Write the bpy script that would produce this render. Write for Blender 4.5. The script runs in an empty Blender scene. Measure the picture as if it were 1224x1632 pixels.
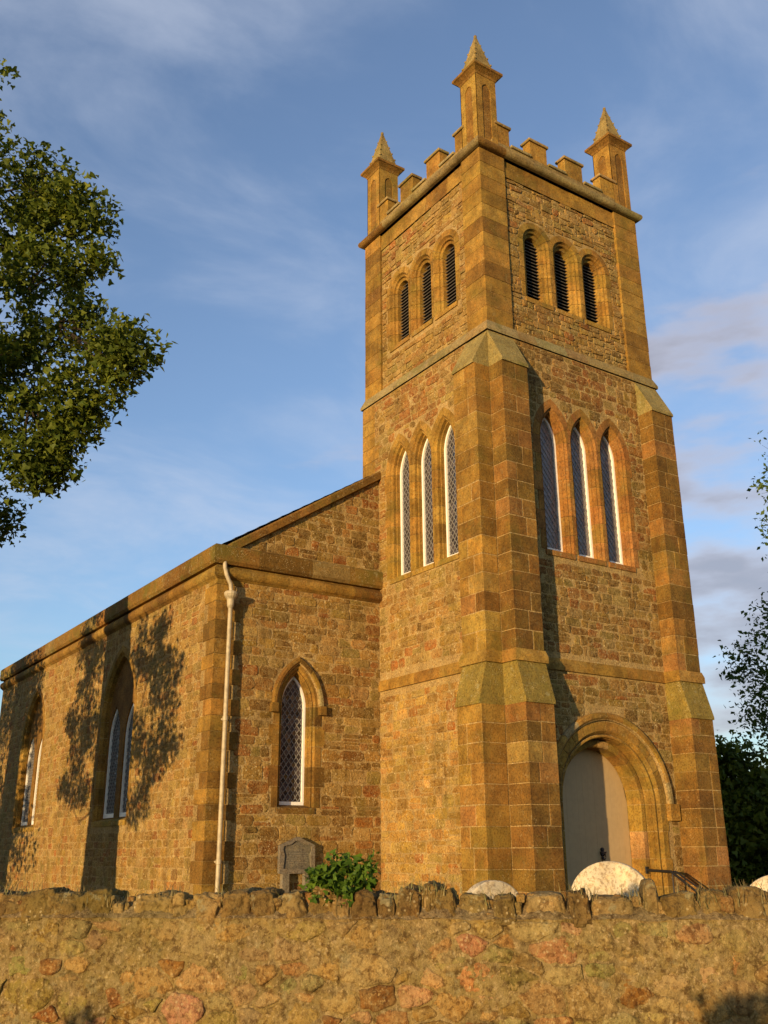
import bpy, math, random
import numpy as np
from mathutils import Vector, Matrix, noise
from mathutils.geometry import tessellate_polygon
R_ = random.Random(7)
S = bpy.context.scene
# ------------------------------------------------------------------ camera, world, sun, exposure
CAM = np.array([-12.7139, -14.65315, 0.0])
CR = np.array([0.82992, -0.55785, -0.00647]); CU = np.array([-0.17766, -0.27527, 0.94481]); CF = np.array([0.52884, 0.78296, 0.32756])
cd = bpy.data.cameras.new('camera'); cam = bpy.data.objects.new('camera', cd); S.collection.objects.link(cam)
cd.sensor_fit = 'VERTICAL'; cd.sensor_height = 24; cd.lens = 24*1553.95/1632; cd.clip_end = 3000; cd.clip_start = .05
cam.matrix_world = Matrix(((CR[0], CU[0], -CF[0], CAM[0]), (CR[1], CU[1], -CF[1], CAM[1]), (CR[2], CU[2], -CF[2], CAM[2]), (0, 0, 0, 1)))
S.camera = cam
TO_SUN = Vector((-.895, -.441, .060)).normalized()          # low evening sun, behind the camera's left shoulder
sl = bpy.data.lights.new('sun', 'SUN'); sl.energy = 5.0; sl.angle = math.radians(.5); sl.color = (1, .715, .375)
sun = bpy.data.objects.new('sun', sl); S.collection.objects.link(sun); sun.rotation_euler = (-TO_SUN).to_track_quat('-Z', 'Y').to_euler()
sun.location = (-40, -20, 30)
S.view_settings.view_transform = 'Standard'; S.view_settings.look = 'None'; S.view_settings.gamma = 1
S.view_settings.use_curve_mapping = False; S.view_settings.exposure = 0.52
W = bpy.data.worlds.new('World'); S.world = W; W.use_nodes = True
nt = W.node_tree; nt.nodes.clear()
def nd(nt, t, **k):
    n = nt.nodes.new(t)
    for a, b in k.items(): setattr(n, a, b)
    return n
wo = nd(nt, 'ShaderNodeOutputWorld'); bg = nd(nt, 'ShaderNodeBackground'); bg.inputs[1].default_value = .091
sk = nd(nt, 'ShaderNodeTexSky', sky_type='NISHITA', sun_disc=False)
sk.sun_elevation = math.asin(TO_SUN.z); sk.sun_rotation = math.atan2(TO_SUN.x, TO_SUN.y); sk.air_density = 1.0; sk.dust_density = .3; sk.ozone_density = 3.0
SKY_GAIN = (1.0, .98, 1.06)
L = nt.links
tc = nd(nt, 'ShaderNodeTexCoord')
def world_sky():
    gain = nd(nt, 'ShaderNodeMix', data_type='RGBA', blend_type='MULTIPLY'); gain.inputs[0].default_value = 1
    L.new(sk.outputs[0], gain.inputs[6]); gain.inputs[7].default_value = (*SKY_GAIN, 1)
    hs = nd(nt, 'ShaderNodeHueSaturation'); hs.inputs['Saturation'].default_value = .83; hs.inputs['Value'].default_value = 3.1
    L.new(gain.outputs[2], hs.inputs['Color'])
    nm = nd(nt, 'ShaderNodeVectorMath', operation='NORMALIZE'); L.new(tc.outputs['Generated'], nm.inputs[0])
    sp = nd(nt, 'ShaderNodeSeparateXYZ'); L.new(nm.outputs[0], sp.inputs[0])
    # project directions onto a cloud layer
    mz = nd(nt, 'ShaderNodeMath', operation='MAXIMUM'); L.new(sp.outputs[2], mz.inputs[0]); mz.inputs[1].default_value = 0.0
    az = nd(nt, 'ShaderNodeMath', operation='ADD'); L.new(mz.outputs[0], az.inputs[0]); az.inputs[1].default_value = .22
    dv = nd(nt, 'ShaderNodeVectorMath', operation='DIVIDE'); L.new(nm.outputs[0], dv.inputs[0])
    cb = nd(nt, 'ShaderNodeCombineXYZ'); L.new(az.outputs[0], cb.inputs[0]); L.new(az.outputs[0], cb.inputs[1]); cb.inputs[2].default_value = 1
    L.new(cb.outputs[0], dv.inputs[1])
    # thin high cirrus
    mp = nd(nt, 'ShaderNodeMapping'); mp.inputs['Rotation'].default_value = (0, 0, .5); mp.inputs['Scale'].default_value = (1.0, 1.45, .4); L.new(dv.outputs[0], mp.inputs[0])
    n1 = nd(nt, 'ShaderNodeTexNoise'); n1.inputs['Scale'].default_value = 2.6; n1.inputs['Detail'].default_value = 8; n1.inputs['Roughness'].default_value = .56; n1.inputs['Distortion'].default_value = .35
    L.new(mp.outputs[0], n1.inputs['Vector'])
    r1 = nd(nt, 'ShaderNodeMapRange'); r1.interpolation_type = 'SMOOTHSTEP'; r1.inputs[1].default_value = .38; r1.inputs[2].default_value = .80; r1.inputs[3].default_value = .0; r1.inputs[4].default_value = .55
    L.new(n1.outputs['Fac'], r1.inputs[0])
    m1 = nd(nt, 'ShaderNodeMix', data_type='RGBA'); L.new(r1.outputs[0], m1.inputs[0]); L.new(hs.outputs[0], m1.inputs[6]); m1.inputs[7].default_value = (4.7, 5.2, 6.3, 1)
    # low banks of grey cloud with cream tops, over the eastern horizon
    mp2 = nd(nt, 'ShaderNodeMapping'); mp2.inputs['Location'].default_value = (3.1, 1.9, .35); mp2.inputs['Scale'].default_value = (1, 1, 3.3); L.new(nm.outputs[0], mp2.inputs[0])
    n2 = nd(nt, 'ShaderNodeTexNoise'); n2.inputs['Scale'].default_value = 4.0; n2.inputs['Detail'].default_value = 6; n2.inputs['Roughness'].default_value = .5
    L.new(mp2.outputs[0], n2.inputs['Vector'])
    # east weight: direction . (0.96,0.28)
    dt = nd(nt, 'ShaderNodeVectorMath', operation='DOT_PRODUCT'); L.new(nm.outputs[0], dt.inputs[0]); dt.inputs[1].default_value = (.93, .36, -.35)
    rw = nd(nt, 'ShaderNodeMapRange'); rw.interpolation_type = 'SMOOTHSTEP'; rw.inputs[1].default_value = .45; rw.inputs[2].default_value = .86; rw.inputs[3].default_value = -.26; rw.inputs[4].default_value = .125
    L.new(dt.outputs['Value'], rw.inputs[0])
    ad = nd(nt, 'ShaderNodeMath', operation='ADD'); L.new(n2.outputs['Fac'], ad.inputs[0]); L.new(rw.outputs[0], ad.inputs[1])
    r2 = nd(nt, 'ShaderNodeMapRange'); r2.interpolation_type = 'SMOOTHSTEP'; r2.inputs[1].default_value = .47; r2.inputs[2].default_value = .66; r2.inputs[3].default_value = 0; r2.inputs[4].default_value = .82
    L.new(ad.outputs[0], r2.inputs[0])
    cr = nd(nt, 'ShaderNodeMapRange'); cr.interpolation_type = 'SMOOTHSTEP'; cr.inputs[1].default_value = .54; cr.inputs[2].default_value = .68
    L.new(ad.outputs[0], cr.inputs[0])
    cc = nd(nt, 'ShaderNodeMix', data_type='RGBA'); L.new(cr.outputs[0], cc.inputs[0]); cc.inputs[6].default_value = (5.0, 4.5, 4.7, 1); cc.inputs[7].default_value = (2.9, 2.9, 3.4, 1)
    m2 = nd(nt, 'ShaderNodeMix', data_type='RGBA'); L.new(r2.outputs[0], m2.inputs[0]); L.new(m1.outputs[2], m2.inputs[6]); L.new(cc.outputs[2], m2.inputs[7])
    L.new(m2.outputs[2], bg.inputs[0]); L.new(bg.outputs[0], wo.inputs[0])
world_sky()

# ------------------------------------------------------------------ helpers
COL = S.collection
def tag(o, label=None, cat=None, group=None, kind=None):
    for k, v in (('label', label), ('category', cat), ('group', group), ('kind', kind)):
        if v: o[k] = v
    return o
def wloc(o):
    v = Vector((0, 0, 0))
    while o: v += o.location; o = o.parent
    return v
def empty(name, loc, parent=None):
    o = bpy.data.objects.new(name, None); COL.objects.link(o); o.location = Vector(loc) - (wloc(parent) if parent else Vector((0, 0, 0))); o.parent = parent; o.empty_display_size = .3
    return o
def mesh(name, V, F, mat, parent=None, tint=None, smooth=False, kind=None):
    V = np.asarray(V, dtype=np.float64).reshape(-1, 3)
    c = np.array([(V[:, 0].min()+V[:, 0].max())/2, (V[:, 1].min()+V[:, 1].max())/2, V[:, 2].min()])
    me = bpy.data.meshes.new(name); V2 = V-c
    if isinstance(F, np.ndarray):
        n, k = F.shape
        me.vertices.add(len(V2)); me.vertices.foreach_set('co', V2.astype(np.float32).ravel())
        me.loops.add(n*k); me.loops.foreach_set('vertex_index', F.astype(np.int32).ravel())
        me.polygons.add(n); me.polygons.foreach_set('loop_start', np.arange(0, n*k, k, dtype=np.int32)); me.polygons.foreach_set('loop_total', np.full(n, k, np.int32))
        me.update(calc_edges=True)
    else:
        me.from_pydata(V2.tolist(), [], F); me.update()
    if tint is not None:
        a = me.attributes.new('tint', 'FLOAT_COLOR', 'FACE')
        t = np.asarray(tint, dtype=np.float32)
        if t.ndim == 1: t = np.tile(t, (len(me.polygons), 1))
        t = np.hstack([t[:, :3], np.ones((len(t), 1), np.float32)])
        a.data.foreach_set('color', t.ravel())
    me.materials.append(mat)
    if smooth: me.polygons.foreach_set('use_smooth', np.ones(len(me.polygons), bool))
    o = bpy.data.objects.new(name, me); COL.objects.link(o)
    pw = wloc(parent) if parent else Vector((0, 0, 0))
    o.location = Vector(c) - pw; o.parent = parent
    if kind: o['kind'] = kind
    return o
class MB:
    def __init__(s): s.V = []; s.F = []; s.T = []
    def add(s, V, F, t=(.4, .3, .2)):
        k = len(s.V); s.V += [tuple(map(float, v)) for v in V]; s.F += [tuple(k+i for i in f) for f in F]; s.T += [tuple(t)]*len(F)
    def build(s, name, mat, parent=None, **k):
        return mesh(name, s.V, s.F, mat, parent, tint=s.T, **k)
# bevelled box
def bbox(x0, x1, y0, y1, z0, z1, b=.008):
    b = min(b, (x1-x0)*.4, (y1-y0)*.4, (z1-z0)*.4)
    V = []; idx = {}
    for sx in (0, 1):
        for sy in (0, 1):
            for sz in (0, 1):
                for ax in range(3):
                    p = [(x0, x1)[sx], (y0, y1)[sy], (z0, z1)[sz]]; s3 = (sx, sy, sz)
                    for a in range(3):
                        if a != ax: p[a] += b*(1 if s3[a] == 0 else -1)
                    idx[(sx, sy, sz, ax)] = len(V); V.append(p)
    F = []
    g = lambda s, ax: idx[(*s, ax)]
    for ax in range(3):
        o = [a for a in range(3) if a != ax]
        for sd in (0, 1):
            q = []
            for (i, j) in ((0, 0), (1, 0), (1, 1), (0, 1)):
                s3 = [0, 0, 0]; s3[ax] = sd; s3[o[0]] = i; s3[o[1]] = j; q.append(g(s3, ax))
            F.append(q if (sd == 1) == (ax != 1) else q[::-1])
    for ax in range(3):
        o = [a for a in range(3) if a != ax]
        for i in (0, 1):
            for j in (0, 1):
                a0 = [0]*3; a0[o[0]] = i; a0[o[1]] = j; a1 = list(a0); a1[ax] = 1
                q = [g(a0, o[0]), g(a1, o[0]), g(a1, o[1]), g(a0, o[1])]
                F.append(q)
    for sx in (0, 1):
        for sy in (0, 1):
            for sz in (0, 1): F.append([g((sx, sy, sz), 0), g((sx, sy, sz), 1), g((sx, sy, sz), 2)])
    # orient outwards
    C = np.array([(x0+x1)/2, (y0+y1)/2, (z0+z1)/2]); Va = np.array(V); out = []
    for f in F:
        p = Va[list(f)]; n = np.cross(p[1]-p[0], p[2]-p[0])
        out.append(tuple(f) if n@(p.mean(0)-C) > 0 else tuple(f[::-1]))
    return V, out
class Frame:
    def __init__(s, O, U, N):
        s.O = np.array(O, float); s.U = np.array(U, float); s.N = np.array(N, float)
        s.flip = np.cross(s.U, [0, 0, 1])@s.N < 0
    def P(s, u, z, w=0.): return s.O + s.U*u + np.array([0, 0, 1.])*z + s.N*w
    def add(s, mb, pts, faces, t): mb.add([s.P(*p) for p in pts], [f[::-1] if s.flip else f for f in faces], t)
    def box(s, mb, u0, u1, z0, z1, w0, w1, t, b=.008):
        V, F = bbox(u0, u1, -w1, -w0, z0, z1, b)
        s.add(mb, [(v[0], v[2], -v[1]) for v in V], [tuple(f) for f in F], t)
FRONT = Frame((0, 0, 0), (1, 0, 0), (0, -1, 0)); LEFT = Frame((0, 0, 0), (0, 1, 0), (-1, 0, 0))
def fr(frame, w): return Frame(frame.O+frame.N*w, frame.U, frame.N)
def wall_sheet(mb, f, outer, holes, w0, w1, t):
    """wall of thickness w0..w1 (w1 outer face) with openings"""
    polys = [[Vector((u, z, 0)) for u, z in outer]]+[[Vector((u, z, 0)) for u, z in h] for h in holes]
    tri = tessellate_polygon(polys)
    pts = [(p.x, p.y) for q in polys for p in q]
    n = len(pts)
    faces = []
    for a, b, c in tri:
        (x1, y1), (x2, y2), (x3, y3) = pts[a], pts[b], pts[c]
        if (x2-x1)*(y3-y1)-(x3-x1)*(y2-y1) < 0: b, c = c, b
        faces.append((a, b, c)); faces.append((a+n, c+n, b+n))
    k = 0
    for q in polys:
        m = len(q)
        for i in range(m):
            a = k+i; b = k+(i+1) % m; faces.append((a, b, b+n, a+n))
        k += m
    f.add(mb, [(u, z, w1) for u, z in pts]+[(u, z, w0) for u, z in pts], faces, t)
def opt(a, c, z0, zs, t):
    """point at parameter t in 0..4 on an arched outline: jamb, arc, arc, jamb (c=0 round, c>0 pointed)"""
    m = t if t <= 2 else 4-t
    if m <= 1: x, z = -a, z0+(zs-z0)*m
    else:
        r = a+c; th = math.acos(c/r) if c > 0 else math.pi/2; an = math.pi-(m-1)*th
        x, z = c+r*math.cos(an), zs+r*math.sin(an)
    return (x if t <= 2 else -x, z)
def outline(a, c, z0, zs, uc=0, n=10):
    ts = [0]+[1+i/n for i in range(0, 2*n+1)]+[4]
    return [(uc+p[0], p[1]) for p in (opt(a, c, z0, zs, t) for t in ts)]
def loft(mb, f, uc, a, c, z0, zs, prof, t0, t1, m, tint, caps=True, clamp=None):
    ts = [t0+(t1-t0)*i/m for i in range(m+1)]
    pts = []; K = len(prof)
    for t in ts:
        for d, w in prof:
            u, z = opt(a-d, c, z0, zs, t)
            if clamp and d < .02: u = min(max(u, clamp[0]), clamp[1])
            pts.append((uc+u, z, w))
    F = []
    for i in range(m):
        for k in range(K-1):
            q = i*K+k; F.append((q, q+1, q+K+1, q+K))
    if caps: F.append(tuple(range(K))[::-1]); F.append(tuple(m*K+k for k in range(K)))
    f.add(mb, pts, [x[::-1] for x in F], tint)
def sweep_plan(mb, path, prof, t, closed=False):
    """sweep a (w,z) profile along a plan path; w goes to the right-hand side of travel"""
    n = len(path); P = [np.array(p, float) for p in path]; rings = []
    for i in range(n):
        a = P[i]-P[i-1] if (i > 0 or closed) else P[1]-P[0]
        b = P[(i+1) % n]-P[i] if (i < n-1 or closed) else a
        a = a/np.linalg.norm(a); b = b/np.linalg.norm(b)
        na = np.array([a[1], -a[0]]); nb = np.array([b[1], -b[0]]); m = na+nb; m = m/(m@na)
        rings.append([(P[i][0]+m[0]*w, P[i][1]+m[1]*w, z) for w, z in prof])
    V = [v for r in rings for v in r]; K = len(prof); F = []
    for i in range(n if closed else n-1):
        j = (i+1) % n
        for k in range(K):
            k2 = (k+1) % K; F.append((i*K+k, j*K+k, j*K+k2, i*K+k2))
    if not closed: F.append(tuple(range(K))); F.append(tuple((n-1)*K+k for k in range(K))[::-1])
    mb.add(V, F, t)
def tube(mb, pts, rad, n=8, t=(.3, .3, .3)):
    V = []; F = []; P = [Vector(p) for p in pts]; up = Vector((0, 0, 1))
    for i, p in enumerate(P):
        d = (P[min(i+1, len(P)-1)]-P[max(i-1, 0)]).normalized()
        x = d.cross(up if abs(d.z) < .95 else Vector((1, 0, 0))).normalized(); y = d.cross(x)
        r = rad[i] if isinstance(rad, (list, tuple)) else rad
        for k in range(n):
            a = 2*math.pi*k/n; V.append(p+x*math.cos(a)*r+y*math.sin(a)*r)
    for i in range(len(P)-1):
        for k in range(n):
            a, b = i*n+k, i*n+(k+1) % n; F.append((a, b, b+n, a+n))
    F.append(tuple(range(n))[::-1]); F.append(tuple((len(P)-1)*n+k for k in range(n)))
    mb.add(V, F, t)

# ------------------------------------------------------------------ materials
def base_mat(name):
    m = bpy.data.materials.new(name); m.use_nodes = True; t = m.node_tree
    return m, t, t.nodes['Principled BSDF']
def mixc(t, fac, a, b, bt='MIX'):
    n = nd(t, 'ShaderNodeMix', data_type='RGBA', blend_type=bt)
    for s, v in ((0, fac), (6, a), (7, b)):
        if isinstance(v, (int, float)): n.inputs[s].default_value = v
        elif isinstance(v, tuple): n.inputs[s].default_value = (*v, 1)
        else: t.links.new(v, n.inputs[s])
    return n.outputs[2]
def nz(t, scale, detail=5, rough=.6, vec=None, out='Fac', dist=0):
    n = nd(t, 'ShaderNodeTexNoise'); n.inputs['Scale'].default_value = scale; n.inputs['Detail'].default_value = detail; n.inputs['Roughness'].default_value = rough; n.inputs['Distortion'].default_value = dist
    if vec is not None: t.links.new(vec, n.inputs['Vector'])
    return n.outputs[out]
def mr(t, v, a, b, c=0., d=1., smooth=True):
    n = nd(t, 'ShaderNodeMapRange'); n.interpolation_type = 'SMOOTHSTEP' if smooth else 'LINEAR'
    for i, x in enumerate((a, b, c, d)): n.inputs[i+1].default_value = x
    t.links.new(v, n.inputs[0]); return n.outputs[0]
def stone_mat(name, lich=.3, moss=.25, bump=.5, fine=60, rough=.92, dark=.35, specks=.3, smear=0, smearcol=(.42, .31, .14), ss=34):
    m, t, b = base_mat(name)
    at = nd(t, 'ShaderNodeAttribute', attribute_name='tint'); geo = nd(t, 'ShaderNodeNewGeometry'); pos = geo.outputs['Position']
    col = at.outputs['Color']
    n1 = nz(t, 2.1, 6, .62, pos); col = mixc(t, mr(t, n1, .35, .7, 0, dark), col, (.45, .40, .36), 'MULTIPLY')
    n2 = nz(t, 9, 5, .65, pos); col = mixc(t, mr(t, n2, .42, .72, 0, .6), col, (1.36, 1.22, 1.0), 'MULTIPLY')
    n2b = nz(t, 27, 4, .7, pos); col = mixc(t, mr(t, n2b, .46, .64, 0, .62 if not smear else .85), col, (.46, .38, .30), 'MULTIPLY')
    if smear:
        ns = nz(t, 7.5, 7, .72, pos, dist=.6); col = mixc(t, mr(t, ns, .44, .60, 0, smear), col, smearcol)
        ns2 = nz(t, 38, 5, .75, pos); col = mixc(t, mr(t, ns2, .53, .64, 0, min(1, smear*1.7)), col, tuple(c*1.32 for c in smearcol)); col = mixc(t, mr(t, ns2, .43, .33, 0, .7), col, (.13, .08, .03))
    n3 = nz(t, .9, 5, .6, pos, dist=.4); col = mixc(t, mr(t, n3, .52, .68, 0, moss), col, (.17, .16, .035))
    n4 = nz(t, 6.5, 6, .7, pos); col = mixc(t, mr(t, n4, .58, .66, 0, lich), col, (.36, .33, .20))
    v = nd(t, 'ShaderNodeTexVoronoi'); v.inputs['Scale'].default_value = ss; v.inputs['Randomness'].default_value = 1; t.links.new(pos, v.inputs['Vector'])
    sm = nd(t, 'ShaderNodeMath', operation='MULTIPLY'); t.links.new(mr(t, v.outputs['Distance'], .34, .16, 0, 1), sm.inputs[0]); t.links.new(mr(t, nz(t, 3.3, 5, .7, pos), .49, .60, 0, specks), sm.inputs[1])
    col = mixc(t, sm.outputs[0], col, (.60, .50, .30))
    ms = nd(t, 'ShaderNodeMapping'); ms.inputs['Scale'].default_value = (5, 5, .35); t.links.new(pos, ms.inputs[0])
    col = mixc(t, mr(t, nz(t, 1.0, 5, .65, ms.outputs[0]), .52, .72, 0, .38), col, (.50, .45, .38), 'MULTIPLY')
    gm = nd(t, 'ShaderNodeGamma'); gm.inputs[1].default_value = 1.32; t.links.new(col, gm.inputs[0]); col = gm.outputs[0]
    t.links.new(col, b.inputs['Base Color']); b.inputs['Roughness'].default_value = rough; b.inputs['Specular IOR Level'].default_value = .2
    h = nd(t, 'ShaderNodeMath', operation='MULTIPLY_ADD'); t.links.new(nz(t, fine, 6, .7, pos), h.inputs[0]); h.inputs[1].default_value = .45; t.links.new(n2, h.inputs[2])
    h2 = nd(t, 'ShaderNodeMath', operation='MULTIPLY_ADD'); t.links.new(n2b, h2.inputs[0]); h2.inputs[1].default_value = .6; t.links.new(h.outputs[0], h2.inputs[2])
    bp = nd(t, 'ShaderNodeBump'); bp.inputs['Strength'].default_value = bump; bp.inputs['Distance'].default_value = .03; t.links.new(h2.outputs[0], bp.inputs['Height']); t.links.new(bp.outputs[0], b.inputs['Normal'])
    return m
M_RUB = stone_mat('rubble stone', lich=.25, moss=.25, bump=1.0, smear=.45, specks=.75, dark=.55, ss=15, fine=38)
M_MORT = stone_mat('lime mortar', lich=.25, moss=.18, bump=.9, fine=80, specks=.8, smear=.35, ss=15, dark=.5)
M_ASH = stone_mat('dressed sandstone', lich=.18, moss=.34, bump=.35, dark=.62, specks=.30, ss=20)
M_LICH = stone_mat('lichened weathering stone', lich=.55, moss=.6, bump=.5, specks=.8)
M_FW = stone_mat('boundary wall stone', lich=.3, moss=.15, bump=1.0, fine=90, specks=.45, smear=.36, smearcol=(.40, .30, .14))
M_COPE = stone_mat('boundary coping stone', lich=.6, moss=.35, bump=1.0, fine=70, specks=.6, dark=.6)
def plain(name, col, rough=.5, spec=.5, metal=0, var=.0, bump=0., sc=20):
    m, t, b = base_mat(name); b.inputs['Roughness'].default_value = rough; b.inputs['Metallic'].default_value = metal; b.inputs['Specular IOR Level'].default_value = spec
    geo = nd(t, 'ShaderNodeNewGeometry'); n = nz(t, sc, 5, .6, geo.outputs['Position'])
    t.links.new(mixc(t, mr(t, n, .35, .7, 0, var), col, tuple(c*.45 for c in col)), b.inputs['Base Color'])
    if bump:
        bp = nd(t, 'ShaderNodeBump'); bp.inputs['Strength'].default_value = bump; bp.inputs['Distance'].default_value = .01; t.links.new(n, bp.inputs['Height']); t.links.new(bp.outputs[0], b.inputs['Normal'])
    return m
M_WHITE = plain('white gloss paint', (.80, .76, .66), .35, .5, 0, .12)
M_PIPE = plain('cream painted iron', (.40, .32, .19), .55, .4, 0, .55, .3, 9)
M_DOOR = plain('cream painted boards', (.40, .275, .13), .5, .4, 0, .15, .1, 9)
M_IRON = plain('black iron', (.018, .016, .015), .45, .5, .3, .3)
M_LEAD = plain('window lead', (.26, .24, .21), .55, .4, .2, .2)
M_SLAT = plain('louvre board', (.10, .085, .065), .8, .3, 0, .4, .3, 20)
M_SLATE = plain('roof slate', (.07, .07, .075), .6, .4, 0, .5, .4, 3)
M_DARK = plain('dark interior', (.01, .009, .008), .9, .1)
M_HEAD = plain('pale headstone', (.50, .44, .32), .85, .2, 0, .42, .8, 26)
M_HEADS = stone_mat('lichened pale headstone', lich=.35, moss=.06, bump=.5, dark=.5, specks=.3, ss=60)
M_TAB = stone_mat('memorial stone', lich=.3, moss=.15, bump=.25, dark=.2)
M_GRASSG = plain('churchyard turf', (.060, .075, .022), .95, .1, 0, .6, 1, .8)
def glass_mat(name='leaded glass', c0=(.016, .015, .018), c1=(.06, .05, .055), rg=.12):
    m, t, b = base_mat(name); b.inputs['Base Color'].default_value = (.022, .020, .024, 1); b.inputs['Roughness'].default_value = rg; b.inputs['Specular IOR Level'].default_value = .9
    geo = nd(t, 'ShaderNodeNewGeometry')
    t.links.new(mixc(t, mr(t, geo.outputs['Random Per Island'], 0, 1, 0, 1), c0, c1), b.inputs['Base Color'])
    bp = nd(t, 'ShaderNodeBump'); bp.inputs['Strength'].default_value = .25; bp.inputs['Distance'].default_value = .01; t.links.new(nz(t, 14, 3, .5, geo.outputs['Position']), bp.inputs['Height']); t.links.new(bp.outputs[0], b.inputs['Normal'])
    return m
M_GLASS = glass_mat(); M_GLASS_SKY = glass_mat('sky-toned leaded glass', (.10, .082, .082), (.17, .14, .135), .32)  # second glass, for the front: pale sky reflection painted into its base colour
def leaf_mat(name, a, b_, tr=.35):
    m, t, b = base_mat(name); geo = nd(t, 'ShaderNodeNewGeometry')
    col = mixc(t, geo.outputs['Random Per Island'], a, b_)
    col = mixc(t, mr(t, nz(t, .8, 3, .5, geo.outputs['Position']), .4, .65, 0, .6), col, tuple(x*.6 for x in a))
    t.links.new(col, b.inputs['Base Color']); b.inputs['Roughness'].default_value = .6; b.inputs['Specular IOR Level'].default_value = .2
    tl = nd(t, 'ShaderNodeBsdfTranslucent'); t.links.new(col, tl.inputs[0]); ms = nd(t, 'ShaderNodeMixShader'); ms.inputs[0].default_value = tr
    t.links.new(b.outputs[0], ms.inputs[1]); t.links.new(tl.outputs[0], ms.inputs[2]); t.links.new(ms.outputs[0], t.nodes['Material Output'].inputs[0])
    return m
M_LEAF = leaf_mat('sycamore leaves', (.060, .095, .010), (.170, .19, .018))
M_LEAF2 = leaf_mat('distant tree leaves', (.05, .09, .014), (.12, .16, .03))
M_LEAF3 = leaf_mat('wall plant leaves', (.05, .10, .008), (.12, .19, .015))
M_BARK = plain('bark', (.035, .027, .018), .95, .1, 0, .6, 1, 12)
M_STRAW = leaf_mat('dry grass', (.30, .22, .09), (.16, .17, .05), .2)

# palettes (albedo)
OCH = [(.40, .265, .072), (.36, .24, .062), (.42, .285, .085), (.35, .225, .062), (.39, .25, .070)]
RUB = OCH + [(.45, .32, .125), (.44, .30, .12), (.36, .21, .06), (.38, .215, .07), (.33, .245, .085), (.31, .195, .055), (.43, .275, .10), (.36, .27, .09), (.43, .32, .13), (.40, .30, .11)]
RED = [(.36, .155, .04), (.39, .18, .055), (.32, .15, .04)]
BRN = [(.27, .165, .045), (.29, .178, .05), (.235, .145, .04), (.32, .195, .055)]
MORT = (.50, .375, .18)
def jit(c, k=.07):
    f = 1+R_.uniform(-k, k)*1.3
    return tuple(max(.01, x*f*(1+R_.uniform(-k, k)*.5)) for x in c)
def rubtint(red=.08, brown=.15, at=(0, 0), gain=1.0):
    # stone beds vary from one lot of quarry stone to the next: slow drift over the wall plus the single stone's own colour
    if callable(red): red = red(*at)
    q = noise.noise(Vector((at[0]*.45, at[1]*.6, 3.3+gain)))
    red = red*max(.1, 1+2.6*q); brown = brown*max(.2, 1-1.5*q); x = R_.random()
    c = R_.choice(RED) if x < red else R_.choice(BRN) if x < red+brown else R_.choice(RUB)
    m = (.395, .262, .082); k = .12
    return jit(tuple((a*(1-k)+b*k)*gain for a, b in zip(c, m)), .08)

# ------------------------------------------------------------------ rubble stone generator
STONES = []      # (screen size, V, F, tint, wall)
def poly_stone(f, poly, w0, h, bev, tint, wallpart, rnd=R_):
    n = len(poly); cu = sum(p[0] for p in poly)/n; cz = sum(p[1] for p in poly)/n
    pts = []
    tu, tz = rnd.uniform(-.05, .05), rnd.uniform(-.06, .06)
    for k, (s, w) in enumerate(((0, w0), (0, h-bev*.8), (bev, h))):
        for (u, z) in poly:
            L_ = math.hypot(u-cu, z-cz); q = max(.3, 1-s/max(L_, .01))
            ww = w
            if k: ww = w+tu*(u-cu)+tz*(z-cz)+rnd.uniform(-.003, .003)
            pts.append((cu+(u-cu)*q, cz+(z-cz)*q, ww))
    pts.append((cu, cz, h+rnd.uniform(0, .012)))
    F = []
    for r in range(2):
        for i in range(n):
            j = (i+1) % n; F.append((r*n+i, r*n+j, (r+1)*n+j, (r+1)*n+i))
    for i in range(n): F.append((2*n+i, 2*n+(i+1) % n, 3*n))
    V = [f.P(*p) for p in pts]
    if f.flip: F = [x[::-1] for x in F]
    c = f.P(cu, cz); d = c-CAM; zz = d@CF
    us = [p[0] for p in poly]; zs = [p[1] for p in poly]
    px = d@CR/zz; py = d@CU/zz
    inview = zz > 0 and abs(px) < 612/1554 and abs(py) < 816/1554
    area = (max(us)-min(us))*(max(zs)-min(zs))*abs(f.N@d)/np.linalg.norm(d)/zz**2 if inview else 0
    STONES.append((area, V, F, tint, wallpart))
def rect_poly(u0, u1, z0, z1, j, rnd=R_):
    """rounded irregular quadrilateral with 8 points"""
    c = min(u1-u0, z1-z0)*rnd.uniform(.08, .34); q = lambda: rnd.uniform(-j, j)
    P = [(u0+c, z0), (u1-c, z0), (u1, z0+c), (u1, z1-c), (u1-c, z1), (u0+c, z1), (u0, z1-c), (u0, z0+c)]
    return [(a+q(), b+q()) for a, b in P]
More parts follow.
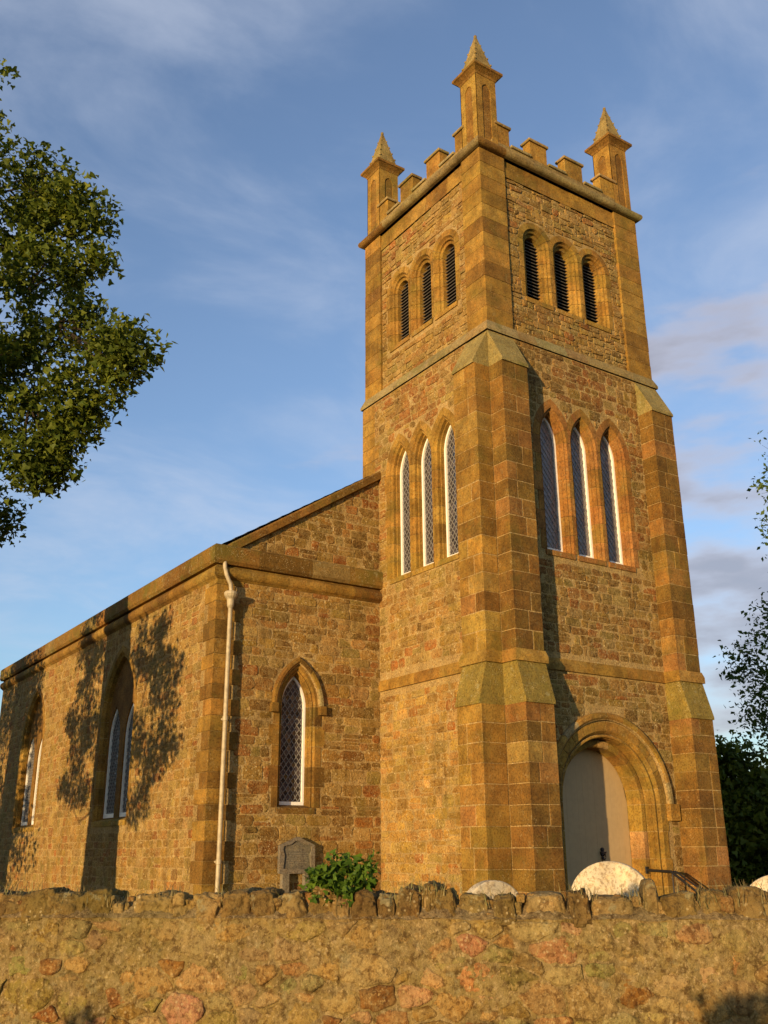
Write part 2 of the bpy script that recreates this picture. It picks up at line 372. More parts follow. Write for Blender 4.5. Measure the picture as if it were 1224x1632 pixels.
def rubble(f, u0, u1, z0, z1, excl, wallpart, hrow=(.15, .27), wst=(.16, .48), hh=(.001, .014), red=.08, brown=.15, roof=None, lumpy=.014, squared=False, gain=lambda u, z: 1.0):
    z = z0
    while z < z1-.06:
        h = min(R_.uniform(*hrow), z1-z)
        if z1-(z+h) < .07: h = z1-z
        # free intervals
        iv = [(u0, u1)]
        if roof: a, b = roof(z+h); iv = [(max(u0, a), min(u1, b))]
        for e in excl:
            ex = e(z, z+h)
            if not ex: continue
            nv = []
            for a, b in iv:
                if ex[1] <= a or ex[0] >= b: nv.append((a, b))
                else:
                    if ex[0]-a > .05: nv.append((a, ex[0]))
                    if b-ex[1] > .05: nv.append((ex[1], b))
            iv = nv
        for a, b in iv:
            u = a
            while u < b-.04:
                w = R_.uniform(*wst)*(1.35 if R_.random() < .12 else 1)
                if b-(u+w) < .10: w = b-u
                g = R_.uniform(.004, .012); jj = lumpy*(.4 if squared else 1)
                x = R_.random()
                if x < .22 and h > .17 and w > .14:
                    k = h*R_.uniform(.35, .65)
                    for (za, zb) in ((z, z+k), (z+k, z+h)):
                        poly_stone(f, rect_poly(u+g, u+w-g, za+g, zb-g, jj*.7), -.03, R_.uniform(*hh), R_.uniform(.006, .014), rubtint(red, brown, (u, z), gain(u, z)), wallpart)
                else:
                    dz = R_.uniform(-.012, .012)
                    poly_stone(f, rect_poly(u+g, u+w-g, z+g+dz, z+h-g+dz, jj), -.03, R_.uniform(*hh), R_.uniform(.006, .016), rubtint(red, brown, (u, z), gain(u, z)), wallpart)
                u += w
        z += h
def ex_rect(a, b, c, d): return lambda z0, z1: (a, b) if z1 > c and z0 < d else None
def ex_arch(uc, a, c, z0, zs):
    def fn(za, zb):
        if zb < z0 or za > zs+math.sqrt((a+c)**2-c*c): return None
        z = max(za-.03, z0)
        if z <= zs: return (uc-a, uc+a)
        h = z-zs; x = math.sqrt(max(0, (a+c)**2-h*h))-c
        return (uc-x, uc+x) if x > 0 else None
    return fn
# ================================================================== the church
TW, TD, B, P1, P0 = 5.50, 5.12, .753, .419, .601
ZS, ZC, ZB1, ZB0, ZL = 10.98, 16.0, 10.075, 2.69, 3.483
NX, NY, NEND, GZ = -4.244, 4.381, 22.9, -1.75
church = empty('church', (2.75, 6, GZ))
tag(church, 'sandstone church with square pinnacled tower and long low nave in evening sun', 'church')
GAB = Frame((0, NY, 0), (1, 0, 0), (0, -1, 0)); SIDE = Frame((NX, 0, 0), (0, 1, 0), (-1, 0, 0))

def opening(name, f, uc, a, c, z0, zs, prof, band, tints, jamb_h, arc_n, label=None, sill=True, clamp=None, mat=None):
    """dressed stone surround: backing reveal + separate jamb stones and arch stones; prof continues from the face inwards"""
    mat = mat or M_ASH
    mb = MB(); back = [(d-.012 if k else -.02, w-.010) for k, (d, w) in enumerate(prof)]
    loft(mb, f, uc, a, c, z0, zs, [(-.05, -.02)]+back[1:], 0, 4, 40, MORT, caps=False, clamp=clamp)
    win = mb.build(name, M_MORT, church)
    if label: win['label'] = label
    nj = max(2, round((zs-z0)/jamb_h))
    def block(t0, t1, m, bw, nm):
        e0 = .006/((zs-z0) if t0 < 1 or t0 >= 3 else (a+c)*1.2); e1 = e0
        mb = MB(); b = bw
        p = [(-b, -.03), (-b, prof[0][1])]+prof
        loft(mb, f, uc, a, c, z0, zs, p, t0+e0, t1-e1, m, jit(R_.choice(tints), .06), clamp=clamp)
        mb.build(nm, mat, win)
    for side in (0, 1):
        for k in range(nj):
            bw = band*(1.0 if k % 2 else .62)*R_.uniform(.92, 1.08)
            t0, t1 = k/nj, (k+1)/nj
            if side: t0, t1 = 4-t1, 4-t0
            block(t0, t1, 1, bw, 'jamb_stone')
        for k in range(arc_n):
            t0, t1 = 1+k/arc_n, 1+(k+1)/arc_n
            if side: t0, t1 = 4-t1, 4-t0
            block(t0, t1, 5, band*.8, 'arch_stone')
    if sill:
        mb = MB(); d, w = prof[-1]
        f.add(mb, [(uc-a+.005, z0, .03), (uc+a-.005, z0, .03), (uc+a-.005, z0+.09, w-.01), (uc-a+.005, z0+.09, w-.01),
                   (uc-a+.005, z0-.12, .03), (uc+a-.005, z0-.12, .03), (uc+a-.005, z0-.12, -.05), (uc-a+.005, z0-.12, -.05), (uc-a+.005, z0-.10, w-.01), (uc+a-.005, z0-.10, w-.01)],
              [(0, 1, 2, 3), (4, 5, 1, 0), (4, 7, 6, 5), (0, 3, 8, 7, 4), (1, 5, 6, 9, 2)], jit(tints[0]))
        mb.build('sill', M_LICH, win)
    return win
def clip_poly(poly, conv):
    out = list(poly)
    for i in range(len(conv)):
        (ax, ay), (bx, by) = conv[i], conv[(i+1) % len(conv)]
        inp = out; out = []
        if not inp: break
        sd = lambda p: (bx-ax)*(p[1]-ay)-(by-ay)*(p[0]-ax)
        for j in range(len(inp)):
            p, q = inp[j], inp[(j+1) % len(inp)]; sp, sq = sd(p), sd(q)
            if sp >= 0: out.append(p)
            if (sp >= 0) != (sq >= 0): t = sp/(sp-sq); out.append((p[0]+(q[0]-p[0])*t, p[1]+(q[1]-p[1])*t))
    return out
def ccw(poly):
    s = sum(poly[i][0]*poly[(i+1) % len(poly)][1]-poly[(i+1) % len(poly)][0]*poly[i][1] for i in range(len(poly)))
    return poly if s > 0 else poly[::-1]
def glazing(win, f, uc, a, c, z0, zs, w, dx=.125, dz=.17, fw=.05, gm=None):
    # white frame
    mb = MB()
    p = [(0, w-.05), (0, w+.05), (fw, w+.05), (fw, w-.05)]
    loft(mb, f, uc, a, c, z0, zs, p, 0, 4, 32, (.8, .8, .8))
    f.box(mb, uc-a, uc+a, z0-.002, z0+fw*1.5, w-.052, w+.056, (.8, .8, .8), .006)
    mb.build('frame', M_WHITE, win)
    conv = ccw(outline(a-fw*.7, c, z0+fw, zs, uc, 10))
    conv = [q for i, q in enumerate(conv) if math.dist(q, conv[i-1]) > 1e-4]
    zt = zs+math.sqrt((a+c)**2-c*c)
    g = MB(); ld = MB(); ox = R_.uniform(0, dx)
    for i in range(-12, 13):
        for j in range(0, int((zt-z0)/dz*2)+4):
            cx = uc+ox+i*dx+(dx/2 if j % 2 else 0); cz = z0+j*dz/2
            q = clip_poly([(cx-dx/2, cz), (cx, cz-dz/2), (cx+dx/2, cz), (cx, cz+dz/2)], conv)
            if len(q) < 3: continue
            tx, tz = R_.gauss(0, .022), R_.gauss(0, .022)
            g_pts = [(u, z, w+tx*(u-cx)+tz*(z-cz)) for u, z in q]
            f.add(g, g_pts, [tuple(range(len(q)))], (0, 0, 0))
    g.build('leaded_panes', gm or M_GLASS, win, kind='stuff')
    th = .006
    for s in (1, -1):
        k = -30
        while k < 60:
            # line z = z0 + s*(dz/dx)*(u-uc-ox) + k*dz + dz/2
            pts = []
            u0, u1 = uc-a, uc+a; sl_ = s*dz/dx
            za = z0+sl_*(u0-uc-ox)+k*dz+dz/2; zb = z0+sl_*(u1-uc-ox)+k*dz+dz/2
            nx, nz_ = -sl_, 1; l = math.hypot(nx, nz_); nx, nz_ = nx/l*th, nz_/l*th
            q = clip_poly([(u0-nx, za-nz_), (u1-nx, zb-nz_), (u1+nx, zb+nz_), (u0+nx, za+nz_)][::1], conv)
            if len(q) >= 3:
                q = ccw(q); n = len(q)
                f.add(ld, [(u, z, w+.012) for u, z in q]+[(u, z, w-.004) for u, z in q], [tuple(range(n))]+[(i, i+n, (i+1) % n+n, (i+1) % n) for i in range(n)], (0, 0, 0))
            k += 1
    ld.build('lead_lattice', M_LEAD, win)

# ---- tower lower stages: walls with openings
DC, DA, DS = 2.75, 1.50, .88          # door arch centre, half width, springing height
DF = -1.30                             # door floor
MFX = (1.79, 2.74, 3.69); MLY = (1.68, 2.58, 3.48); MA, MC, MZ0, MZS = .43, .54, 6.08, 8.74
BFX = (1.77, 2.75, 3.73); BLY = (1.58, 2.56, 3.54); BA, BZ0, BZS = .44, 12.33, 13.93
tower_f = MB()
wall_sheet(tower_f, FRONT, [(0, GZ), (DC-DA-.01, GZ)]+[(DC+p[0], p[1]) for p in (opt(DA+.01, 0, GZ, DS, 1+i/14) for i in range(0, 29))]+[(DC+DA+.01, GZ), (TW, GZ), (TW, ZS+.05), (0, ZS+.05)],
           [outline(MA+.01, MC, MZ0-.1, MZS, u) for u in MFX], -.75, 0, MORT)
tower_front = tower_f.build('tower_front_wall', M_MORT, church)
tl = MB(); wall_sheet(tl, LEFT, [(.002, GZ), (TD, GZ), (TD, ZS+.048), (.002, ZS+.048)], [outline(MA+.01, MC, MZ0-.1, MZS, u) for u in MLY], -.75, 0, MORT)
tower_left = tl.build('tower_side_wall', M_MORT, church)
tb = MB(); V, F = bbox(TW-.7, TW-.003, .01, TD-.003, GZ, ZS+.045, .002); tb.add(V, F, OCH[0]); V, F = bbox(.01, TW-.01, TD-.7, TD-.006, GZ, ZS+.04, .002); tb.add(V, F, OCH[1])
tb.build('tower_rear_walls', M_MORT, church)
# stones
exf = [ex_rect(-1, B+.0, -9, 99), ex_rect(TW-B, TW+1, -9, 99), ex_arch(DC, DA+.27, 0, GZ, DS), ex_rect(-1, 9, ZL-.0, ZL+.27)]
exf += [ex_arch(u, MA+.15, MC, MZ0-.12, MZS) for u in MFX]+[ex_rect(MFX[0]-MA-.2, MFX[2]+MA+.2, MZ0-.14, MZ0)]
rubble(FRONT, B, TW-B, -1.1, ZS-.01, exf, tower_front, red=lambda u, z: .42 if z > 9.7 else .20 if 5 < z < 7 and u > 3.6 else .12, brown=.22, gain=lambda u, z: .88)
exl = [ex_rect(-1, B, -9, 99), ex_rect(-1, 9, ZL, ZL+.27)]+[ex_arch(u, MA+.15, MC, MZ0-.12, MZS) for u in MLY]
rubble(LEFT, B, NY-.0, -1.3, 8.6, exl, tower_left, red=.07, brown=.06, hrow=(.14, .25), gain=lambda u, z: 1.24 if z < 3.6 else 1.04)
rubble(LEFT, B, TD-.55, 8.6, ZS-.01, exl, tower_left, red=lambda u, z: .30 if z > 9.6 else .15, brown=.12)
for z in np.arange(8.6, ZS-.3, .39):
    w = .55+R_.choice((0, .18)); mb = MB(); LEFT.box(mb, TD-w, TD+.004, z+.004, min(z+.386, ZS-.01), -.03, .015, jit(R_.choice(OCH))); mb.build('quoin', M_ASH, tower_left)
# dressed blocks between the window heads and below the belfry string
# ---- buttresses
def buttress(f, u0, u1, shade_tint, core_u0=None):
    """f: frame of the face it projects from; u0..u1 along it"""
    mb = MB(); e = .007
    def core(wa, wb, za, zb): f.add(mb, [(u0+e, za, 0), (u1-e, za, 0), (u1-e, zb, 0), (u0+e, zb, 0), (u0+e, za, wa-e), (u1-e, za, wa-e), (u1-e, zb, wb-e), (u0+e, zb, wb-e)],
                                    [(4, 5, 6, 7), (0, 4, 7, 3), (5, 1, 2, 6), (3, 7, 6, 2)], MORT)
    core(P0, P0, GZ, ZB0); core(P0, P1, ZB0, ZL+.05); core(P1, P1, ZL, ZB1); core(P1, .0, ZB1, ZS-.03)
    root = mb.build('buttress', M_MORT, church)
    for (za, zb, p) in ((GZ+.25, ZB0, P0), (ZL+.24, ZB1, P1)):
        n = round((zb-za)/.385); h = (zb-za)/n
        for k in range(n):
            z = za+k*h; cuts = [u0, u1]
            if R_.random() < .8: cuts = [u0, u0+(u1-u0)*R_.choice((.36, .5, .62)), u1]
            for a, b in zip(cuts, cuts[1:]):
                pal = [(.26, .162, .045), (.28, .175, .05), (.245, .155, .042), (.30, .188, .053), (.27, .18, .05)]*2+[(.235, .145, .04), (.36, .22, .07)] if shade_tint else OCH*3+BRN[:1]+BRN[3:]*2  # front buttresses: darker browns put the front faces' shade into the stone colour
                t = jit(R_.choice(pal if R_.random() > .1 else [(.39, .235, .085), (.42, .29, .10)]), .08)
                if shade_tint and R_.random() < .06: t = jit((.36, .205, .07))
                pr = R_.uniform(-.003, .004); q = MB()
                f.box(q, a+(.004 if a > u0 else -.002), b-(.004 if b < u1 else -.002), z+.003, z+h-.003, 0, p+pr, t, R_.uniform(.008, .018))
                q.build('buttress_stone', M_ASH, root)
    q = MB(); f.box(q, u0-.03, u1+.03, GZ-.05, GZ+.25, 0, P0+.05, OCH[0], .02); q.build('plinth', M_ASH, root)
    # weatherings
    for (z0, z1, wa, wb, nm, mt) in ((ZB0, ZL+.0, P0, P1, 'weathering', M_LICH), (ZB1, ZS-.02, P1, -.0, 'weathering', M_LICH)):
        q = MB(); lip = .034
        f.add(q, [(u0-.004, z0-.03, 0), (u1+.004, z0-.03, 0), (u0-.004, z0-.03, wa+lip), (u1+.004, z0-.03, wa+lip), (u0-.004, z0+.03, wa+lip), (u1+.004, z0+.03, wa+lip), (u0-.004, z1, wb+.006), (u1+.004, z1, wb+.006), (u0-.004, z1, 0), (u1+.004, z1, 0)],
              [(2, 3, 5, 4), (4, 5, 7, 6), (0, 1, 3, 2), (0, 2, 4, 6, 8), (1, 9, 7, 5, 3)], (.36, .30, .13) if z0 > 5 else (.31, .245, .075))
        q.build(nm, mt, root)
    return root
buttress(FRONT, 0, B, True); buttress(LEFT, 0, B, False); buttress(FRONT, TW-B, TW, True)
RIGHTW = Frame((TW, 0, 0), (0, 1, 0), (1, 0, 0)); buttress(RIGHTW, 0, B, False)

# ---- strings and cornices
def course(name, path, prof, tint, mat=None, closed=False, parent=None, seg=.75):
    """a moulded course cut into stones"""
    root = MB(); p2 = [(w-.008 if w > 0 else w, z) for w, z in prof]; sweep_plan(root, path, p2, MORT, closed)
    r = root.build(name, M_MORT, parent or church)
    pts = [np.array(p, float) for p in path]
    if closed: pts = pts+[pts[0]]
    n = len(pts)
    def mit(i):
        if closed: a = pts[i % (n-1)]-pts[(i-1) % (n-1)]; b = pts[i % (n-1)+1]-pts[i % (n-1)]
        else: a = pts[i]-pts[i-1] if i > 0 else pts[1]-pts[0]; b = pts[i+1]-pts[i] if i < n-1 else a
        a = a/np.linalg.norm(a); b = b/np.linalg.norm(b); na = np.array([a[1], -a[0]]); nb = np.array([b[1], -b[0]]); m = na+nb; return m/(m@na)
    for i in range(n-1):
        a, b = pts[i], pts[i+1]; L_ = np.linalg.norm(b-a); k = max(1, round(L_/seg)); d = (b-a)/L_; nn = np.array([d[1], -d[0]])
        cuts = [0]+[(j+R_.uniform(-.18, .18))/k for j in range(1, k)]+[1]
        for j in range(k):
            s0, s1 = cuts[j]*L_, cuts[j+1]*L_
            m0 = mit(i) if j == 0 else nn; m1 = mit(i+1) if j == k-1 else nn
            if j > 0: s0 += .003
            if j < k-1: s1 -= .003
            A = a+d*s0; Bq = a+d*s1; o = R_.uniform(-.003, .003)
            V = [(A[0]+m0[0]*(w+o*(w > 0)), A[1]+m0[1]*(w+o*(w > 0)), z) for w, z in prof]+[(Bq[0]+m1[0]*(w+o*(w > 0)), Bq[1]+m1[1]*(w+o*(w > 0)), z) for w, z in prof]
            K = len(prof); F = [(q, q+K, (q+1) % K+K, (q+1) % K) for q in range(K)]+[tuple(range(K)), tuple(range(K, 2*K))[::-1]]
            q = MB(); q.add(V, F, jit(R_.choice(tint), .08)); q.build('moulded_stone', mat or M_ASH, r)
    return r
LT = [(.36, .30, .16), (.38, .29, .14), (.33, .27, .13)]
rect = lambda x0, x1, y0, y1: [(x0, y1), (x0, y0), (x1, y0), (x1, y1)]
# path order so that the right-hand side is outward: going (x0,y1)->(x0,y0) travels -y, right-hand side is -x
course('belfry_string', rect(0, TW, 0, TD), [(-.2, ZS), (.05, ZS), (.055, ZS+.07), (-.035, ZS+.28), (-.2, ZS+.28)], LT, M_LICH, closed=True)
lp = [(0, NY), (0, B), (-P1, B), (-P1, 0), (0, 0), (0, -P1), (B, -P1), (B, 0), (TW-B, 0), (TW-B, -P1), (TW, -P1), (TW, 0), (TW+P1, 0), (TW+P1, B), (TW, B), (TW, TD)]
course('lower_string', lp, [(-.05, ZL), (.05, ZL), (.05, ZL+.13), (.012, ZL+.25), (-.05, ZL+.25)], OCH, M_ASH, seg=1.2)
# ---- belfry
SI = .036; BR = .075           # inset of the corner piers, further recess of the panels
BF = Frame((0, SI+BR, 0), (1, 0, 0), (0, -1, 0)); BL = Frame((SI+BR, 0, 0), (0, 1, 0), (-1, 0, 0))
mb = MB(); wall_sheet(mb, BF, [(SI+.1, ZS), (TW-SI-.1, ZS), (TW-SI-.1, ZC), (SI+.1, ZC)], [outline(BA+.01, 0, BZ0-.06, BZS, u) for u in BFX], -.6, 0, MORT); bel_f = mb.build('belfry_front_wall', M_MORT, church)
mb = MB(); wall_sheet(mb, BL, [(SI+.12, ZS), (TD-SI-.1, ZS), (TD-SI-.1, ZC), (SI+.12, ZC)], [outline(BA+.01, 0, BZ0-.06, BZS, u) for u in BLY], -.6, 0, MORT); bel_l = mb.build('belfry_side_wall', M_MORT, church)
mb = MB(); V, F = bbox(TW-.75, TW-SI-.02, .3, TD-.3, ZS, ZC, .002); mb.add(V, F, OCH[0]); V, F = bbox(.3, TW-.3, TD-.75, TD-SI-.02, ZS, ZC, .002); mb.add(V, F, OCH[0]); mb.build('belfry_rear_walls', M_MORT, church)
PW = .83
for (x0, x1, y0, y1, lab) in ((SI, PW, SI, .74, 1), (TW-PW-.04, TW-SI, SI, .74, 0), (SI, .74, TD-.78, TD-SI, 0), (TW-.74, TW-SI, TD-.74, TD-SI, 0)):
    mb = MB(); V, F = bbox(x0+.012, x1-.012, y0+.012, y1-.012, ZS+.1, ZC, .004); mb.add(V, F, MORT); pr = mb.build('corner_pier', M_MORT, church)
    n = 12; z = ZS+.27; h = (ZC-z)/n
    for k in range(n):
        q = MB(); o = R_.uniform(-.003, .003); V, F = bbox(x0-o, x1+o, y0-o, y1+o, z+k*h+.003, z+(k+1)*h-.003, .008); q.add(V, F, jit(R_.choice(OCH+BRN[1:2]), .06)); q.build('pier_stone', M_ASH, pr)
exb = [ex_arch(u, BA+.14, 0, BZ0-.1, BZS) for u in BFX]; rubble(BF, PW, TW-PW-.04, ZS+.25, 15.50, exb, bel_f, hrow=(.12, .22), wst=(.13, .42), red=.05, brown=.12, lumpy=.018, hh=(.008, .034))
exb = [ex_arch(u, BA+.14, 0, BZ0-.1, BZS) for u in BLY]; rubble(BL, .74, TD-.78, ZS+.25, 15.50, exb, bel_l, hrow=(.12, .22), wst=(.13, .42), red=.06, brown=.06, lumpy=.016, hh=(.008, .03))
# flat band under the cornice
course('frieze', [(BL.O[0], TD-.78), (BL.O[0], .74)], [(-.05, 15.5), (.045, 15.5), (.045, 15.78), (.008, 15.8), (.008, ZC-.002), (-.05, ZC-.002)], OCH, M_ASH)
course('frieze', [(PW, BF.O[1]), (TW-PW-.04, BF.O[1])], [(-.05, 15.5), (.045, 15.5), (.045, 15.78), (.008, 15.8), (.008, ZC-.002), (-.05, ZC-.002)], OCH, M_ASH)
cp = [(-.3, ZC), (.02, ZC)]+[(.06+.085*math.cos(a), ZC+.12+.11*math.sin(a)) for a in np.linspace(-1.3, 1.45, 8)]+[(.0, ZC+.27), (-.3, ZC+.27)]
course('cornice', rect(SI, TW-SI, SI, TD-SI), cp, LT+BRN[:1], M_ASH, closed=True, seg=.95)
mb = MB(); V, F = bbox(.3, TW-.3, .3, TD-.3, ZC+.05, ZC+.2, .01); mb.add(V, F, (.1, .1, .1)); mb.build('tower_roof', M_SLATE, church)
# belfry openings with louvres
bprof = [(0, .012), (.02, .012), (.045, -.03), (.06, -.05), (.085, -.035), (.11, -.05), (.12, -.10), (.19, -.12), (.20, -.30)]
slat_me = {}
for f, us in ((BF, BFX), (BL, BLY)):
    for u in us:
        w = opening('belfry_opening', f, u, BA, 0, BZ0, BZS, bprof, .17, OCH, .42, 3, clamp=(-.49 if u != us[0] else -.9, .49 if u != us[-1] else .9) if f is BF else (-.48 if u != us[0] else -.9, .48 if u != us[-1] else .9))
        zz = BZ0+.08; a = BA-.19; mb = MB()
        wall_sheet(mb, f, outline(a+.01, 0, BZ0-.05, BZS, u), [], -.52, -.50, (.01, .01, .01)); mb.build('dark_void', M_DARK, w)
        while zz < BZS+a-.07:
            hw = a+.005 if zz <= BZS-.04 else math.sqrt(max(.0004, a*a-(zz+.07-BZS)**2))
            key = (f is BF, round(hw, 3)); q = MB()
            f.add(q, [(u-hw, zz, -.20), (u+hw, zz, -.20), (u+hw, zz+.018, -.20), (u-hw, zz+.018, -.20), (u-hw, zz+.085, -.33), (u+hw, zz+.085, -.33), (u+hw, zz+.103, -.33), (u-hw, zz+.103, -.33)],
                  [(0, 1, 2, 3), (3, 2, 6, 7), (0, 4, 5, 1), (5, 4, 7, 6), (0, 3, 7, 4), (1, 5, 6, 2)], (.1, .1, .1))
            if key in slat_me:
                o = bpy.data.objects.new('slat', slat_me[key]); COL.objects.link(o); c = f.P(u, zz, -.265); o.parent = w; o.location = Vector((c[0], c[1], zz))-wloc(w)
            else:
                o = q.build('slat', M_SLAT, w); slat_me[key] = o.data
            zz += .093
# middle stage lancets
mprof = [(0, .012), (.015, .012), (.03, -.02), (.055, -.045), (.075, -.03), (.095, -.045), (.10, -.12), (.13, -.13), (.14, -.30)]
for f, us, tt in ((FRONT, MFX, [(.40, .22, .075), (.37, .21, .065), (.38, .235, .07), (.41, .235, .085)]), (LEFT, MLY, OCH)):
    sp_ = us[1]-us[0]
    for u in us:
        w = opening('lancet_window', f, u, MA, MC, MZ0, MZS, mprof, .20, tt, .44, 3, clamp=(-sp_/2 if u != us[0] else -.9, sp_/2 if u != us[-1] else .9))
        glazing(w, f, u, MA-.135, MC, MZ0+.06, MZS, -.27, gm=M_GLASS_SKY if f is FRONT else None)
# ---- west door
dprof = [(0, .02), (.05, .02), (.07, -.0), (.11, -.05), (.115, -.10), (.13, -.10), (.135, -.035), (.17, -.03), (.185, -.05), (.19, -.11), (.20, -.11), (.20, -.27)]
dw = opening('door_arch', FRONT, DC, DA, 0, DF, DS, dprof, .16, OCH, .55, 7, sill=False)
d2 = [(0, -.27), (.012, -.33), (.03, -.33), (.035, -.262), (.14, -.262), (.165, -.29), (.175, -.62)]
mb = MB(); q0 = MB()
loft(mb, FRONT, DC, DA-.20, 0, DF, DS, [(d-.01, w-.01) for d, w in d2], 0, 4, 40, MORT, caps=False); inner = mb.build('inner_arch_order', M_MORT, church)
nj = 4
for k in range(nj*2+12):
    if k < nj: t0, t1, m = k/nj, (k+1)/nj, 1
    elif k < nj+12: t0, t1, m = 1+(k-nj)/6, 1+(k-nj+1)/6, 4
    else: kk = k-nj-12; t0, t1, m = 3+kk/nj, 3+(kk+1)/nj, 1
    q = MB(); loft(q, FRONT, DC, DA-.20, 0, DF, DS, [(-.05, -.27)]+d2, t0+.004, t1-.004, m, jit(R_.choice(OCH+[(.44, .30, .13)]), .08)); q.build('voussoir' if nj <= k < nj+12 else 'jamb_stone', M_ASH, inner)
def hood(f, uc, a, c, z0, zs, w, h, name='hood_mould', stop=.16, t1=OCH, nseg=6):
    r_ = MB(); p = [(.01, -.01), (.01, h*.6), (-w*.3, h*.98), (-w*.8, h*.95), (-w*1.0+.01, h*.35), (-w+.01, -.01)]
    loft(r_, f, uc, a, c, z0, zs, [(d, ww-.006) for d, ww in p], 1, 3, 36, MORT); root = r_.build(name, M_MORT, church)
    p = [(0, -.01), (0, h*.55), (-.015, h*.75), (-w*.3, h), (-w*.75, h), (-w*.97, h*.7), (-w, h*.3), (-w, -.01)]
    for k in range(nseg*2):
        q = MB(); loft(q, f, uc, a, c, z0, zs, p, 1+k/nseg+.003, 1+(k+1)/nseg-.003, 5, jit(R_.choice(t1+LT[:1]), .08)); q.build('hood_stone', M_ASH, root)
    for s in (-1, 1):
        q = MB(); c0 = uc+s*(a+w*.5+stop*.12); f.box(q, c0-stop*.62, c0+stop*.62, zs-stop*1.35, zs+.01, -.01, h+.03, jit(t1[0]), .012); q.build('label_stop', M_ASH, root)
hood(FRONT, DC, DA+.17, 0, DF, DS, .15, .10, stop=.25)
# door leaf of vertical boards
door = empty('door', (DC, .66, DF), church)
dr = DA-.20-.165; npk = 14; bw = 2*dr/npk
for k in range(npk):
    u0 = DC-dr+k*bw; u1 = u0+bw; us = [u0+.001, (u0+u1)/2, u1-.001]
    top = [(u, DS+math.sqrt(max(0, dr*dr-(u-DC)**2))) for u in us]
    q = MB(); wall_sheet(q, FRONT, [(us[0], DF), (us[2], DF)]+top[::-1], [], -.70, -.635+R_.uniform(-.001, .001), (.5, .4, .3)); q.build('plank', M_DOOR, door)
mb = MB(); wall_sheet(mb, FRONT, outline(dr+.03, 0, DF-.1, DS, DC, 14), [], -.80, -.66, (.02, .02, .02)); mb.build('door_back', M_DOOR, door)
mb = MB(); FRONT.box(mb, DC+.26, DC+.28, -.42, -.02, -.645, -.628, (.1, .1, .1), .002)
for (u, z, r) in ((.27, -.02, .045), (.27, -.10, .06), (.27, -.19, .035), (.27, -.32, .05)):
    tube(mb, [FRONT.P(DC+u, z, -.63), FRONT.P(DC+u, z, -.60), FRONT.P(DC+u, z, -.585)], [r, r*.9, r*.4], 10)
ring = [FRONT.P(DC+.27+.055*math.sin(a), -.13-.06*math.cos(a)-.03, -.585) for a in np.linspace(0, 2*math.pi, 13)]
tube(mb, ring, .011, 6)
for s in (-1, 1): tube(mb, [FRONT.P(DC+.27, -.09, -.60), FRONT.P(DC+.27+s*.085, -.07, -.60), FRONT.P(DC+.27+s*.07, -.12, -.60)], [.02, .016, .005], 6)
mb.build('handle', M_IRON, door)
# steps
for k in range(3):
    q = MB(); FRONT.box(q, DC-1.35-.02*k, DC+1.35+.02*k, GZ-.1, DF-.005-.15*k, -.75+.02*k, .10+.42*k+.35, jit((.36, .31, .20)), .02); q.build('step', M_ASH, church)
# handrail
hr = empty('handrail', (3.85, -.4, GZ)); tag(hr, 'thin black iron handrail beside the arched door, bending down over the steps', 'handrail')
mb = MB(); tube(mb, [(3.86, .22, -.43), (3.86, -.42, -.45), (3.86, -1.15, -.90), (3.86, -1.6, -1.18)], .027, 8); mb.build('top_rail', M_IRON, hr)
mb = MB(); tube(mb, [(4.0, -.42, -.45), (4.0, -1.15, -.86), (4.0, -1.6, -1.12)], .019, 8); tube(mb, [(3.86, -.42, -.45), (4.0, -.42, -.45)], .012, 6); mb.build('second_rail', M_IRON, hr)
mb = MB(); tube(mb, [(3.86, -.45, -.46), (3.86, -.45, DF-.2)], .016, 8); mb.build('post', M_IRON, hr)
mb = MB(); tube(mb, [(3.86, -1.55, -1.16), (3.86, -1.55, GZ)], .016, 8); mb.build('post', M_IRON, hr)
mb = MB(); V, F = bbox(3.83, 3.89, .21, .235, -.50, -.36, .004); mb.add(V, F, (0, 0, 0)); mb.build('wall_plate', M_IRON, hr)

# ---- parapet and pinnacles
PZ = ZC+.27
for f, Lw, es in ((FRONT, TW, ((.66, 1.10), (1.78, 2.36), (2.99, 3.62), (4.28, 4.84))), (LEFT, TD, ((.66, 1.02), (1.66, 2.23), (2.85, 3.42), (4.03, 4.46))),
                  (Frame((0, TD, 0), (1, 0, 0), (0, 1, 0)), TW, ((.66, 1.10), (1.78, 2.36), (2.99, 3.62), (4.28, 4.84))), (Frame((TW, 0, 0), (0, 1, 0), (1, 0, 0)), TD, ((.66, 1.02), (1.66, 2.23), (2.85, 3.42), (4.03, 4.46)))):
    w1, w0 = -.09, -.36
    mb = MB(); f.box(mb, .5, Lw-.5, PZ-.02, 16.49, w0, w1, (.37, .29, .14), .01); par = mb.build('parapet', M_ASH, church)
    prev = .6
    for (a, b) in es:
        q = MB(); f.box(q, prev+.02, a-.0, 16.485, 16.56, w0-.04, w1+.045, jit(LT[0]), .012) if a-prev > .2 else None
        if q.V: q.build('coping_stone', M_LICH, par)
        q = MB(); f.box(q, a, b, 16.47, 17.0, w0+.003, w1-.003, jit(R_.choice(OCH)), .01); mm = q.build('merlon', M_ASH, par)
        q = MB(); f.box(q, a-.045, b+.045, 17.0, 17.08, w0-.04, w1+.045, jit(LT[1]), .014); q.build('coping_stone', M_LICH, par)
        prev = b
